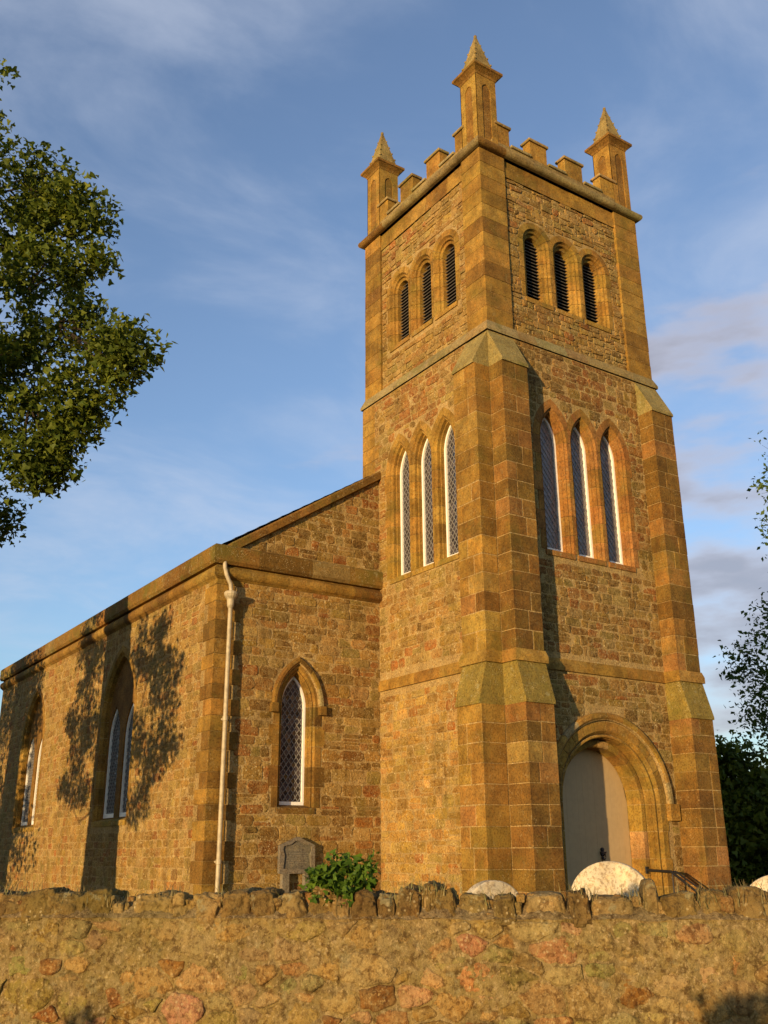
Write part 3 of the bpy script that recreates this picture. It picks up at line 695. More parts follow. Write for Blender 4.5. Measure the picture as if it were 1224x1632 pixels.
def pinnacle(cx, cy):
    root = empty('pinnacle', (cx, cy, PZ), church); h = .315; z0, z1 = PZ-.02, 18.32
    mb = MB(); V, F = bbox(cx-h+.021, cx+h-.021, cy-h+.021, cy+h-.021, z0, z1, .004); mb.add(V, F, BRN[3])
    for (N, U) in (((0, -1, 0), (1, 0, 0)), ((-1, 0, 0), (0, 1, 0)), ((0, 1, 0), (1, 0, 0)), ((1, 0, 0), (0, 1, 0))):
        f = Frame((cx, cy, 0), U, N)
        e = .0005 if N[0] else 0
        wall_sheet(mb, f, [(-h+e, z0), (h-e, z0), (h-e, z1), (-h+e, z1)], [outline(.135, .06, z0+.16, z1-.42, 0, 7)], h-.022, h, jit(OCH[0]))
    mb.build('shaft', M_ASH, root)
    mb = MB(); pr = [(0, 18.28), (h+.01, 18.30), (h+.03, 18.36), (h+.11, 18.44), (h+.145, 18.46), (h+.145, 18.53), (.335, 18.57), (0, 18.57)]
    V = []; K = len(pr); F = []
    for (sx, sy) in ((-1, -1), (1, -1), (1, 1), (-1, 1)): V += [(cx+sx*w, cy+sy*w, z) for w, z in pr]
    for i in range(4):
        for k in range(K-1): F.append((i*K+k, ((i+1) % 4)*K+k, ((i+1) % 4)*K+k+1, i*K+k+1))
    mb.add(V, F, BRN[3]); mb.build('cap', M_ASH, root)
    mb = MB(); zb, zt = 18.555, 19.80; r = .315
    V = [(cx+sx*r, cy+sy*r, zb) for sx, sy in ((-1, -1), (1, -1), (1, 1), (-1, 1))]+[(cx+sx*.032, cy+sy*.032, zt) for sx, sy in ((-1, -1), (1, -1), (1, 1), (-1, 1))]
    mb.add(V, [(0, 1, 5, 4), (1, 2, 6, 5), (2, 3, 7, 6), (3, 0, 4, 7), (4, 5, 6, 7)], (.38, .30, .13)); sp = mb.build('spire', M_ASH, root)
    for (sx, sy) in ((-1, -1), (1, -1), (1, 1), (-1, 1)):
        for k in range(5):
            t = .05+k*.185; rr = r*(1-t)+.025*t; z = zb+(zt-zb)*t; s = .030-.003*k
            q = MB(); V, F = bbox(-s, s, -s, s, -s*.9, s*1.3, s*.55); ca, sa = math.cos(.785), math.sin(.785)
            q.add([(cx+sx*(rr+.006)+v[0]*ca-v[1]*sa, cy+sy*(rr+.006)+v[0]*sa+v[1]*ca, z+v[2]) for v in V], F, (.38, .30, .13)); q.build('crocket', M_ASH, sp)
    q = MB(); V, F = bbox(cx-.04, cx+.04, cy-.04, cy+.04, zt-.02, zt+.10, .022); q.add(V, F, (.38, .30, .13)); q.build('finial', M_ASH, sp)
for cx in (.40, TW-.40):
    for cy in (.40, TD-.40): pinnacle(cx, cy)
# ================================================================== nave
NRX = 2.75; SLP = .645; EZ = 6.35
GW = .68                                                  # gable window centre -2.19
GC, GA, GCc, G0, GS = -2.19, .46, .56, .86, 3.02
mb = MB(); wall_sheet(mb, GAB, [(NX, GZ), (.3, GZ), (.3, 8.95), (NX, 6.1)], [outline(GA+.01, GCc, G0-.1, GS, GC)], -.7, 0, MORT); gab = mb.build('nave_west_wall', M_MORT, church)
WY = (10.15, 18.1); WA, WCc, W0, WS = 1.24, .62, .72, 3.25
mb = MB(); wall_sheet(mb, SIDE, [(NY+.003, GZ), (NEND, GZ), (NEND, 6.2), (NY+.003, 6.2)], [outline(WA+.01, WCc, W0-.1, WS, u) for u in WY], -.7, 0, MORT); sidew = mb.build('nave_side_wall', M_MORT, church)
mb = MB(); V, F = bbox(NX+.01, 9.7, NEND-.7, NEND-.005, GZ, 6.2, .004); mb.add(V, F, OCH[0]); V, F = bbox(9.0, 9.74, NY+.01, NEND-.01, GZ, 6.2, .004); mb.add(V, F, OCH[0]); V, F = bbox(TW-.2, 9.7, NY+.005, NY+.7, GZ, 6.2, .004); mb.add(V, F, OCH[0]); mb.build('nave_rear_walls', M_MORT, church)
rubble(GAB, NX+.55, -.005, -1.3, 5.60, [ex_arch(GC, GA+.17, GCc, G0-.04, GS)], gab, hrow=(.17, .30), wst=(.20, .58), red=.13, brown=.24)
rubble(GAB, NX+.4, -.005, 6.40, 8.9, [lambda z0, z1: (-9, (z1-8.86)/SLP) if z1 > 6.3 else None], gab, hrow=(.15, .26), red=.40, brown=.24)
rubble(SIDE, NY+.6, NEND-.05, -1.4, 5.62, [ex_arch(u, WA+.12, WCc, W0-.2, WS) for u in WY], sidew, hrow=(.16, .25), wst=(.16, .42), red=.05, brown=.05, squared=True)
z = -1.4; k = 0
while z < 5.55:
    h = min(R_.uniform(.30, .44), 5.62-z); la, lb = (.38, .64) if k % 2 else (.58, .42)
    q = MB(); V, F = bbox(NX-.018, NX+lb, NY-.02, NY+la, z+.004, z+h-.004, .01); q.add(V, F, jit(R_.choice(OCH+BRN[:2]))); q.build('quoin', M_ASH, sidew)
    z += h; k += 1
# eaves: roll and gutter band, returned across the gable
pth = [(NX, NEND), (NX, NY), (-.0, NY)]
roll = [(-.1, 5.60), (.01, 5.60)]+[(.03+.10*math.cos(a), 5.76+.125*math.sin(a)) for a in np.linspace(-1.3, 1.3, 8)]+[(.01, 5.93), (-.1, 5.93)]
course('eaves_roll', pth, roll, OCH+BRN[:2], M_ASH, seg=.8)
band = [(-.3, 5.93), (.11, 5.935), (.16, 6.0), (.16, 6.31), (.12, 6.36), (-.3, 6.36)]
course('eaves_band', pth, band, BRN+[(.30, .23, .09)], M_LICH, seg=1.0)
# raked coping
def raked(x0, x1, name):
    root = empty(name, (x0, NY, 6.4), church); n = 8
    for k in range(n):
        a = x0+(x1-x0)*k/n; b = x0+(x1-x0)*(k+1)/n-.004
        V = []
        for x in (a, b):
            zt = 9.02+SLP*x
            V += [(x, NY-.10, zt-.22), (x, NY-.10, zt-.04), (x, NY-.06, zt), (x, NY+.38, zt), (x, NY+.38, zt-.25), (x, NY+.0, zt-.25)]
        q = MB(); q.add(V, [(i, i+6, (i+1) % 6+6, (i+1) % 6) for i in range(6)]+[tuple(range(6)), tuple(range(6, 12))[::-1]], jit(R_.choice(BRN+LT))); q.build('coping_stone', M_LICH, root)
raked(-3.98, 2.75, 'raked_coping')
mb = MB()
mb.add([(NX+.1, NY+.1, EZ-.06), (NRX, NY+.1, 10.72), (9.74, NY+.1, 6.3), (NX+.1, NEND, EZ-.06), (NRX, NEND, 10.72), (9.74, NEND, 6.3), ], [(0, 3, 4, 1), (1, 4, 5, 2), (0, 1, 2), (3, 5, 4), (0, 2, 5, 3)], (.1, .1, .1))
roof = mb.build('nave_roof', M_SLATE, church)
q = MB()      # slate courses
for k in range(24):
    t0, t1 = k/24, (k+1)/24; x0, z0, x1, z1 = NX-.02+(NRX-NX)*t0, EZ+.0+(10.74-EZ)*t0, NX-.02+(NRX-NX)*t1, EZ+(10.74-EZ)*t1
    y = NY+.4
    while y < NEND+.05:
        yy = min(y+.5, NEND+.08); q.add([(x0, y+.003, z0+.03), (x0, yy-.003, z0+.03), (x1, yy-.003, z1+.012), (x1, y+.003, z1+.012), (x0, y+.003, z0), (x0, yy-.003, z0)], [(0, 3, 2, 1), (0, 1, 5, 4)], (.1, .1, .1)); y += .5
q.build('slates', M_SLATE, roof, kind='stuff')
# gable lancet
w = opening('lancet_window', GAB, GC, GA, GCc, G0, GS, mprof, .22, BRN+OCH, .46, 3, label='gable lancet under a pointed hood mould')
glazing(w, GAB, GC, GA-.135, GCc, G0+.06, GS, -.27)
hood(GAB, GC, GA+.06, GCc, G0, GS, .13, .09, stop=.14, t1=BRN+OCH[:2], nseg=3)
# nave two-light windows
sprof = [(0, .012), (.03, .012), (.07, -.03), (.10, -.05), (.13, -.035), (.15, -.05), (.16, -.24)]
for u in WY:
    w = opening('nave_window', SIDE, u, WA, WCc, W0, WS, sprof, .14, OCH, .46, 4, label='tall two-light pointed window in the side wall')
    mb = MB(); ai = WA-.15; la = .44; off = .60
    wall_sheet(mb, SIDE, outline(ai, WCc, W0, WS, u, 10), [outline(la, .60, W0+.09, 2.75, u-off, 8), outline(la, .60, W0+.09, 2.75, u+off, 8)], -.30, -.16, jit(BRN[1])); mb.build('tracery', M_ASH, w)
    for s in (-1, 1): glazing(w, SIDE, u+s*off, la, .60, W0+.09, 2.75, -.25, fw=.07)
# rainwater pipe
dp = empty('downpipe', (-4.0, NY-.15, GZ), church)
mb = MB(); px, py = -3.98, NY-.16
tube(mb, [(-4.13, NY-.10, 5.98), (-4.13, NY-.12, 5.83), (-4.09, NY-.15, 5.66), (-4.0, py, 5.48), (px, py, 5.36), (px, py, 5.26)], .046, 12)
tube(mb, [(px, py, 5.10), (px, py, -1.7)], .047, 12)
mb.build('pipe', M_PIPE, dp)
mb = MB(); tube(mb, [(px, py, 4.95), (px, py, 5.0), (px, py, 5.14), (px, py, 5.20), (px, py, 5.25), (px, py, 5.28), (px, py, 5.31)], [.055, .075, .085, .13, .15, .15, .13], 14); mb.build('hopper', M_PIPE, dp)
for z in (2.6, -.2):
    mb = MB(); tube(mb, [(px, py, z-.05), (px, py, z-.045), (px, py, z+.045), (px, py, z+.05)], [.05, .058, .058, .05], 12); V, F = bbox(px-.03, px+.03, py+.04, NY+.0, z-.02, z+.02, .005); mb.add(V, F, (0, 0, 0)); mb.build('collar', M_PIPE, dp)
# ---- emit the stones of the church
STONES.sort(key=lambda s: -s[0])
rest = MB()
n_ind = 0
for (a, V, F, t, wp) in STONES:
    if n_ind < 295 and a > 0:
        q = MB(); q.add(V, F, t); q.build('rubble_stone', M_RUB, wp); n_ind += 1
    else: rest.add(V, F, t)
rest.build('rubble_stonework', M_RUB, church, kind='stuff')
# ================================================================== ground
mb = MB(); G = 40; ext = 900
xs = np.concatenate([-np.geomspace(ext, 30, 12), np.linspace(-28, 28, 40), np.geomspace(30, ext, 12)]); V = []; F = []
for j, y in enumerate(xs):
    for i, x in enumerate(xs):
        d = math.hypot(x, y); z = -1.72+.05*noise.noise((x*.15, y*.15, 0))+(2.5*noise.noise((x*.004, y*.004, 3)) if d > 60 else 0)
        V.append((x, y, z))
n = len(xs)
F = [(j*n+i, j*n+i+1, (j+1)*n+i+1, (j+1)*n+i) for j in range(n-1) for i in range(n-1)]
mb.add(V, F, (.1, .1, .1)); tag(mb.build('ground', M_GRASSG), kind='structure')
# ================================================================== boundary wall
WA_ = np.array([-11.07, -7.98]); WB_ = np.array([-7.78, -11.05]); wd = (WB_-WA_)/np.linalg.norm(WB_-WA_)
BW = Frame((WA_[0], WA_[1], 0), (wd[0], wd[1], 0), (-.682, -.731, 0)); nn = np.array([wd[1], -wd[0]]); nn = nn/np.linalg.norm(nn)
if nn@np.array([-.682, -.731]) < 0: nn = -nn
BW = Frame((WA_[0], WA_[1], 0), (wd[0], wd[1], 0), (nn[0], nn[1], 0)); BWL = np.linalg.norm(WB_-WA_)
TOPZ = -.385; U0, U1 = -4.5, 9.0
bwall = empty('churchyard_wall', BW.P(2.2, -1.75, -.2))
tag(bwall, 'rough rubble boundary wall with upright boulder coping across the foreground', 'wall')
rw = random.Random(21)
def nzv(p, s): return noise.noise(Vector((float(p[0])*s, float(p[1])*s, float(p[2])*s)))
def fbm(p, s, o=3):
    v = 0; a = 1
    for i in range(o): v += a*nzv(p, s*2**i); a *= .5
    return v
# mortar skin with real lumps
gu = list(np.arange(U0, -.3, .06))+list(np.arange(-.3, 4.9, .013))+list(np.arange(4.9, U1+.01, .06)); gz = list(np.arange(-1.75, -1.15, .06))+list(np.arange(-1.15, TOPZ+.001, .0128))+[TOPZ+.012]
V = []
for z in gz:
    for u in gu:
        p = (u, 0, z); w = .001+.013*fbm(p, 3.1, 2)+.011*fbm((u, 5, z), 11, 4)+.0035*nzv(p, 70)
        V.append(BW.P(u, z, w))
n = len(gu); F = np.array([(j*n+i, j*n+i+1, (j+1)*n+i+1, (j+1)*n+i) for j in range(len(gz)-1) for i in range(n-1)])
if BW.flip: F = F[:, ::-1]
M_MORTF = stone_mat('boundary wall mortar', lich=.35, moss=.25, bump=1.0, fine=110, specks=.4, smear=.30, smearcol=(.44, .34, .19), dark=.5)
mesh('mortar', V, F, M_MORTF, bwall, tint=(.34, .26, .11), smooth=True, kind='stuff')
mb = MB(); BW.box(mb, U0, U1, -1.8, TOPZ+.02, -.42, -.04, (.3, .24, .14), .01); mb.build('wall_core', M_MORTF, bwall)
# irregular stones: power cells of scattered seeds
seeds = []; AN = 1.65
for _ in range(26000):
    u, z = rw.uniform(U0+.05, U1-.05), rw.uniform(-1.75, TOPZ-.02); r = rw.choice((.05, .06, .08, .10, .12))
    if all(((u-a)/AN)**2+(z-b)**2 > (.56*(r+c)+.012)**2 for a, b, c in seeds): seeds.append((u, z, r))
FWC = [(.39, .285, .125), (.38, .26, .11), (.42, .30, .13), (.35, .265, .11), (.44, .32, .15), (.37, .25, .09), (.34, .26, .11)]
FWR = [(.32, .19, .055), (.29, .165, .045), (.36, .245, .085)]; FWD = [(.27, .18, .06), (.28, .20, .07), (.31, .17, .055)]
sst = []
for (u, z, r) in seeds:
    nb = sorted(seeds, key=lambda s: ((s[0]-u)/AN)**2+(s[1]-z)**2)[1:12]
    poly = [(u-.6, z-.4), (u+.6, z-.4), (u+.6, z+.4), (u-.6, z+.4)]
    zt = TOPZ+.0; cells = []
    def half(poly, nx, nz_, d):
        out = []
        for i in range(len(poly)):
            p, q = poly[i], poly[(i+1) % len(poly)]; a = p[0]*nx+p[1]*nz_-d; b = q[0]*nx+q[1]*nz_-d
            if a <= 0: out.append(p)
            if (a <= 0) != (b <= 0): t = a/(a-b); out.append((p[0]+(q[0]-p[0])*t, p[1]+(q[1]-p[1])*t))
        return out
    for (a, b, c) in nb:
        # scaled-space power bisector
        X, Z = u/AN, z; A, Bz = a/AN, b; nx, nz_ = (A-X)/AN, (Bz-Z); d = (A*A+Bz*Bz-c*c*.8-X*X-Z*Z+r*r*.8)/2
        poly = half(poly, nx, nz_, d)
    poly = half(poly, 0, 1, zt); poly = half(poly, 0, -1, 1.75); poly = half(poly, 1, 0, U1); poly = half(poly, -1, 0, -U0)
    if len(poly) < 3: continue
    cu = sum(p[0] for p in poly)/len(poly); cz = sum(p[1] for p in poly)/len(poly); R0 = max(math.dist(p, (cu, cz)) for p in poly)
    if R0 < .03: continue
    g = rw.uniform(.002, .013)
    poly = [(cu+(p[0]-cu)*(1-g/max(.03, math.dist(p, (cu, cz)))), cz+(p[1]-cz)*(1-g/max(.03, math.dist(p, (cu, cz))))) for p in poly]
    for it in range(2):
        q = []; f0 = (.16, .24)[it]*rw.uniform(.7, 1.2)
        for i in range(len(poly)):
            a, b = poly[i], poly[(i+1) % len(poly)]; f1 = f0
            q += [(a[0]+(b[0]-a[0])*f1, a[1]+(b[1]-a[1])*f1), (a[0]+(b[0]-a[0])*(1-f1), a[1]+(b[1]-a[1])*(1-f1))]
        poly = q
    poly = [(p[0]+.016*fbm((p[0], 1, p[1]), 16, 2), p[1]+.016*fbm((p[0], 9, p[1]), 16, 2)) for p in poly]
    h = rw.uniform(-.006, .016)-(.007 if cz > -.60 else 0); x = rw.random(); low = z < -.72
    t = rw.choice(FWR) if x < (.20 if low else .05) else rw.choice(FWD) if x < (.30 if low else .13) else rw.choice(FWC)
    t = tuple(c*rw.uniform(.88, 1.12) for c in (t if z < -.60 or x > .16 else FWC[3]))
    near = -.3 < u < 4.9 and z > -1.2
    rings = ((1.0, -.05), (1.0, h-.014), (.95, h-.003), (.80, h+.002), (.5, h+.004)) if near else ((1.0, -.05), (1.0, h-.012), (.8, h))
    tu, tz = rw.uniform(-.06, .06), rw.uniform(-.08, .08); P = []; n = len(poly)
    for k, (s, w) in enumerate(rings):
        for p in poly:
            a, b = cu+(p[0]-cu)*s, cz+(p[1]-cz)*s
            P.append((a, b, w+(tu*(a-cu)+tz*(b-cz)+.007*fbm((a, h*50, b), 16, 3) if k else 0)))
    P.append((cu, cz, h+.008)); F = []
    for k in range(len(rings)-1):
        for i in range(n): j = (i+1) % n; F.append((k*n+i, k*n+j, (k+1)*n+j, (k+1)*n+i))
    k = len(rings)-1
    for i in range(n): F.append((k*n+i, k*n+(i+1) % n, (k+1)*n))
    V = [BW.P(*p) for p in P]; F = [f[::-1] for f in F] if BW.flip else F
    sst.append((R0*(10 if near else 1), V, F, t))
sst.sort(key=lambda s: -s[0]); rest = MB()
for i, (a, V, F, t) in enumerate(sst):
    if i < 296: q = MB(); q.add(V, F, t); q.build('stone', M_FW, bwall, smooth=True)
    else: rest.add(V, F, t)
if rest.V: rest.build('small_stones', M_FW, bwall, kind='stuff', smooth=True)
# boulders
def ico(sub):
    import bmesh
    bm = bmesh.new(); bmesh.ops.create_icosphere(bm, subdivisions=sub, radius=1); V = np.array([v.co[:] for v in bm.verts]); F = [tuple(v.index for v in f.verts) for f in bm.faces]; bm.free(); return V, F
IC4, IC3 = ico(5), ico(3)
def rock(f, u, z, w, hu, hz, hw, seed, pw=.55, rough=.09, tilt=0, ic=None, shape=None):
    V, F = ic or IC4; out = []
    for v in V:
        p = np.sign(v)*np.abs(v)**pw
        p = p/ (np.abs(p)**(6)).sum()**(1/6)
        d = 1+rough*fbm(v+seed*7.3, 1.2, 3)+rough*.35*nzv(v+seed, 6)+rough*.16*nzv(v+seed*3, 15)
        x, y, zz = p[0]*d*hu, p[1]*d*hw, p[2]*d*hz
        if shape: x, zz = shape(x, zz)
        x, zz = x*math.cos(tilt)-zz*math.sin(tilt), x*math.sin(tilt)+zz*math.cos(tilt)
        out.append(f.P(u+x, z+zz, w+y))
    return out, [t[::-1] for t in F] if f.flip else F
# coping: u centre, half width, top z, extra shape
u = -4.4; cop = []
# pixel-derived rhythm of the visible part
vis = [(.07, .13, -.215), (.24, .10, -.20), (.42, .12, -.205), (.62, .085, -.185), (.76, .07, -.235), (.97, .13, -.215), (1.17, .07, -.21), (1.33, .085, -.185), (1.50, .10, -.18), (1.66, .075, -.19),
       (1.83, .10, -.175), (2.02, .085, -.185), (2.14, .055, -.20), (2.27, .08, -.20), (2.40, .06, -.19), (2.53, .07, -.165), (2.64, .045, -.13), (2.74, .06, -.20), (2.90, .095, -.195), (3.08, .07, -.205)]
while u < -.1:
    w = rw.uniform(.07, .14); cop.append((u+w, w, rw.uniform(-.22, -.17))); u += 2*w+.005
cop += vis; u = 3.16
vis2 = [(3.31, .13, -.185, 'slab'), (3.50, .055, -.20), (3.68, .125, -.205, 'slab'), (3.885, .055, -.12, 'tri'), (4.05, .10, -.215), (4.24, .085, -.195), (4.43, .10, -.19)]
cop += vis2; u = 4.55
while u < U1-.1:
    w = rw.uniform(.07, .14); cop.append((u+w, w, rw.uniform(-.22, -.17))); u += 2*w+.005
for i, c in enumerate(cop):
    uu, hw_, zt = c[0], c[1], c[2]; k = c[3] if len(c) > 3 else ''
    zt += -.036+rw.uniform(-.025, .02); zb = TOPZ-.03; hz = (zt-zb)/2; near = -.2 < uu < 4.7
    sh = (lambda x, z, hz=hz: (x*(1-.45*(z/hz+1)/2)+.01, z)) if k == 'tri' else (lambda x, z, hz=hz, q=rw.uniform(0, .28): (x*(1-q*(z/hz+1)/2), z))
    V, F = rock(BW, uu, (zt+zb)/2, -.16+rw.uniform(-.02, .02), hw_*1.10, hz, .15, i*1.37, pw=.5 if k else rw.uniform(.5, .75), rough=.10 if k else .19, tilt=rw.uniform(-.05, .05) if k else rw.uniform(-.2, .2), ic=IC4 if near else IC3, shape=sh)
    q = MB(); t = rw.choice([(.34, .25, .105), (.29, .21, .08), (.37, .27, .12), (.32, .24, .10), (.27, .19, .075)]) if not k else (.41, .31, .145)
    q.add(V, F, t); q.build('coping_stone', M_COPE, bwall, smooth=True)
# pinning stones and mortar bed between the copings
bed = MB()
for i in range(240):
    uu = rw.uniform(-1, 5.3); s = rw.uniform(.018, .045); V, F = rock(BW, uu, TOPZ+rw.uniform(0, .12), rw.uniform(-.14, -.045), s*.9, s*.9, s, i*.77, rough=.2, ic=IC3); bed.add(V, F, rw.choice(FWC+FWD))
bed.build('pinning_stones', M_FW, bwall, kind='stuff', smooth=True)
gu = np.arange(U0, U1, .03); V = []; K = 8
for u in gu:
    for k in range(K):
        a = k/(K-1); w = .012-.40*a; z = TOPZ-.02+(.125+.06*fbm((u, 2, k*.2), 5, 3))*math.sin(math.pi*min(1, .08+a*1.2) if a < .75 else math.pi*.98*(1-a)+.2)
        V.append(BW.P(float(u), z, w+.01*nzv((u, k, 0), 20)))
F = np.array([(i*K+k, (i+1)*K+k, (i+1)*K+k+1, i*K+k+1) for i in range(len(gu)-1) for k in range(K-1)]); mesh('mortar_bed', V, F if not BW.flip else F[:, ::-1], M_MORTF, bwall, tint=(.30, .23, .12), smooth=True, kind='stuff')

# dry grass rooted on the wall top
mb = MB()
def blade(mb, f, u, z, w, h, lean, wd_=.0035):
    a = rw.uniform(0, 6.28); lx, ly = lean*math.cos(a), lean*math.sin(a)
    pts = []
    for t in (0, .5, 1): pts.append((u+lx*t*t*h, z+h*t*(1-.2*lean*t), w+ly*t*t*h, wd_*(1-t*.85)))
    V = []; dx, dy = math.sin(a), -math.cos(a)
    if abs(dx) < .4: dx = .6
    for (a_, b_, c_, d_) in pts: V += [f.P(a_-dx*d_, b_, c_-dy*d_), f.P(a_+dx*d_, b_, c_+dy*d_)]
    mb.add(V, [(0, 1, 3, 2), (2, 3, 5, 4)], (.3, .25, .1))
for (uc, su, zc, n, hh) in ((2.62, .10, -.26, 90, .09), (3.50, .05, -.29, 60, .09), (3.80, .04, -.29, 40, .09), (4.20, .06, -.30, 70, .09), (4.38, .05, -.29, 60, .10), (3.0, .1, -.30, 50, .07), (1.9, .3, -.3, 70, .06), (.7, .2, -.30, 60, .07), (1.05, .05, -.28, 50, .07), (.1, .2, -.26, 90, .07), (1.42, .1, -.29, 60, .08), (2.3, .15, -.3, 60, .06), (4.6, .2, -.28, 120, .1), (-1, 1, -.3, 200, .07), (7, 1, -.3, 200, .07)):
    for _ in range(n): blade(mb, BW, rw.gauss(uc, su), zc+rw.uniform(-.03, .03), rw.uniform(-.22, .0), hh*rw.uniform(.5, 1.35), rw.uniform(.1, .8))
tag(mb.build('dry_grass', M_STRAW), kind='stuff')
# turf strip each side of the wall
mb = MB(); fg = Frame((0, 0, 0), (1, 0, 0), (0, 1, 0))
for _ in range(14000):
    u, w = rw.uniform(U0, U1), rw.choice((rw.uniform(.02, 1.6), rw.uniform(-3.0, -.45))); p = BW.P(u, 0, w); blade(mb, fg, p[0], -1.74, p[1], rw.uniform(.05, .16), rw.uniform(.1, .9), .004)
tag(mb.build('grass', M_LEAF3), kind='stuff')

# ================================================================== headstones
def headstone(cx, cy, r, ztop, nrm, th, label, group='pale round topped headstones'):
    n = np.array(nrm, float); n /= np.linalg.norm(n); U = np.array([-n[1], n[0]])
    if U@CR[:2] < 0: U = -U
    f = Frame((cx, cy, 0), (U[0], U[1], 0), (n[0], n[1], 0)); zc = ztop-r*.92
    pts = [(-r*.98, GZ), (r*.98, GZ)]+[(r*math.cos(a), zc+r*.92*math.sin(a)) for a in np.linspace(0, math.pi, 33)]
    pts = pts[:2]+pts[2:]; m = len(pts)
    pt = [(x, z, th/2) for x, z in pts]; V = []; F = []
    for k, (s, w) in enumerate(((0, -th/2), (.0, th/2-.012), (.012, th/2))):
        for (x, z) in pts: l = math.hypot(x, z-zc); q = 1-s/l; V.append((x*q, zc+(z-zc)*q if z > GZ+.01 else z, w))
    for k in range(2):
        for i in range(m): j = (i+1) % m; F.append((k*m+i, k*m+j, (k+1)*m+j, (k+1)*m+i))
    F.append(tuple(2*m+i for i in range(m))); F.append(tuple(range(m))[::-1])
    mb = MB(); f.add(mb, V, F, (.6, .55, .45)); mb.T = [(.64, .57, .43)]*len(mb.T); o = mb.build('headstone', M_HEADS); tag(o, label, 'headstone', group)
    return o
headstone(-4.06, -6.34, .46, -.135, (-.80, -.60), .13, 'large pale headstone with a half-round top in front of the church door')
headstone(-5.02, -5.42, .40, -.335, (-.15, -.99), .13, 'low pale headstone, mostly in bluish shade, left of the tower buttresses foot')
headstone(-2.50, -7.40, .42, -.285, (-.80, -.60), .13, 'pale round-topped headstone at the right edge beyond the wall, against dark trees')
# memorial tablet against the gable
tb_ = empty('memorial_tablet', (-2.17, NY-.1, GZ)); tag(tb_, 'grey gable-topped memorial tablet standing on two short legs against the gable wall', 'memorial')
f = GAB; y0, y1 = .04, .15
mb = MB(); a = .41
wall_sheet(mb, f, [(GC-a, -.44), (GC+a, -.44), (GC+a, .10), (GC+.02, .26), (GC-.02, .26), (GC-a, .10)], [], y0, y1-.03, (.22, .20, .155)); mb.build('slab', M_TAB, tb_)
mb = MB()
hole = [(GC-.33, -.35), (GC-.10, -.37), (GC, -.35), (GC+.10, -.37), (GC+.33, -.35), (GC+.30, -.1), (GC+.34, .02), (GC+.32, .09), (GC+.16, .12), (GC+.06, .19), (GC-.06, .19), (GC-.16, .12), (GC-.32, .09), (GC-.34, .02), (GC-.30, -.1)]
wall_sheet(mb, f, [(GC-a-.01, -.45), (GC+a+.01, -.45), (GC+a+.01, .105), (GC+.02, .275), (GC-.02, .275), (GC-a-.01, .105)], [hole], y1-.035, y1, (.27, .235, .18)); mb.build('moulded_border', M_TAB, tb_)
mb = MB()
rows = [(.005, .10, .5), (-.055, .26, .9), (-.10, .27, 1.), (-.145, .26, 1.), (-.19, .27, 1.), (-.235, .25, 1.), (-.28, .18, 1.)]
for z, hw_, dn in rows:
    u = GC-hw_
    while u < GC+hw_:
        l = rw.uniform(.008, .018)
        if rw.random() < .8: f.box(mb, u, u+l, z-.009, z+.009, y1-.032, y1-.028, (.30, .27, .21), .001)
        u += l+rw.uniform(.005, .012)
mb.build('worn_inscription', M_TAB, tb_, kind='stuff')
for s in (-1, 1): mb = MB(); f.box(mb, GC+s*.26-.09, GC+s*.26+.09, GZ, -.44, y0, y1-.005, (.27, .24, .18), .012); mb.build('leg', M_TAB, tb_)

# ================================================================== foliage
def leaf_cloud(name, centers, mat, size, parent=None, per=60, spread=.28, seed=1, maple=True, stuff=False, droop=.0):
    """centers: (x,y,z,r) lobes -> twig tufts on and in each lobe -> leaves"""
    rg = np.random.default_rng(seed); tufts = []
    for (x, y, z, r, nt_) in centers:
        d = rg.normal(size=(nt_, 3)); d /= np.linalg.norm(d, axis=1)[:, None]; rad = r*(.35+.65*rg.random(nt_)**.45)
        lump = np.array([1+.6*noise.noise(Vector((*(v*1.8+seed),))) for v in d])
        p = d*rad[:, None]*lump[:, None]*np.array([1, 1, .85])+np.array([x, y, z]); tufts.append(p)
    T = np.vstack(tufts); n = len(T)*per
    C = np.repeat(T, per, 0)+np.clip(rg.normal(size=(n, 3)), -1.7, 1.7)*spread*np.array([1, 1, .7])
    s = size*(.45+.95*rg.random(n)**1.3); nrm = rg.normal(size=(n, 3))+np.array([0, 0, .9]); nrm /= np.linalg.norm(nrm, axis=1)[:, None]
    a = rg.normal(size=(n, 3)); a -= nrm*(a*nrm).sum(1)[:, None]; a /= np.linalg.norm(a, axis=1)[:, None]; b = np.cross(nrm, a)
    # five-lobed leaf: 7 vertices fan
    if maple:
        sh = [(0, 0, 0), (-.12, -.42, .05), (.18, -.50, .08), (.42, -.22, .10), (.95, 0, -.06), (.42, .22, .10), (.18, .50, .08), (-.12, .42, .05)]
        tri = [(0, 1, 2), (0, 2, 3), (0, 3, 4), (0, 4, 5), (0, 5, 6), (0, 6, 7)]
    else:
        sh = [(0, 0, 0), (.45, -.28, .07), (1, 0, -.05), (.45, .28, .07)]; tri = [(0, 1, 2), (0, 2, 3)]
    V = np.stack([C+a*(u*s)[:, None]+b*(v*s)[:, None]+nrm*(w*s)[:, None] for u, v, w in sh], 1).reshape(-1, 3)
    k = len(sh); F = (np.arange(n)[:, None, None]*k+np.array(tri)[None]).reshape(-1, 3)
    o = mesh(name, V, F, mat, parent)
    if stuff: o['kind'] = 'stuff'
    return o, T
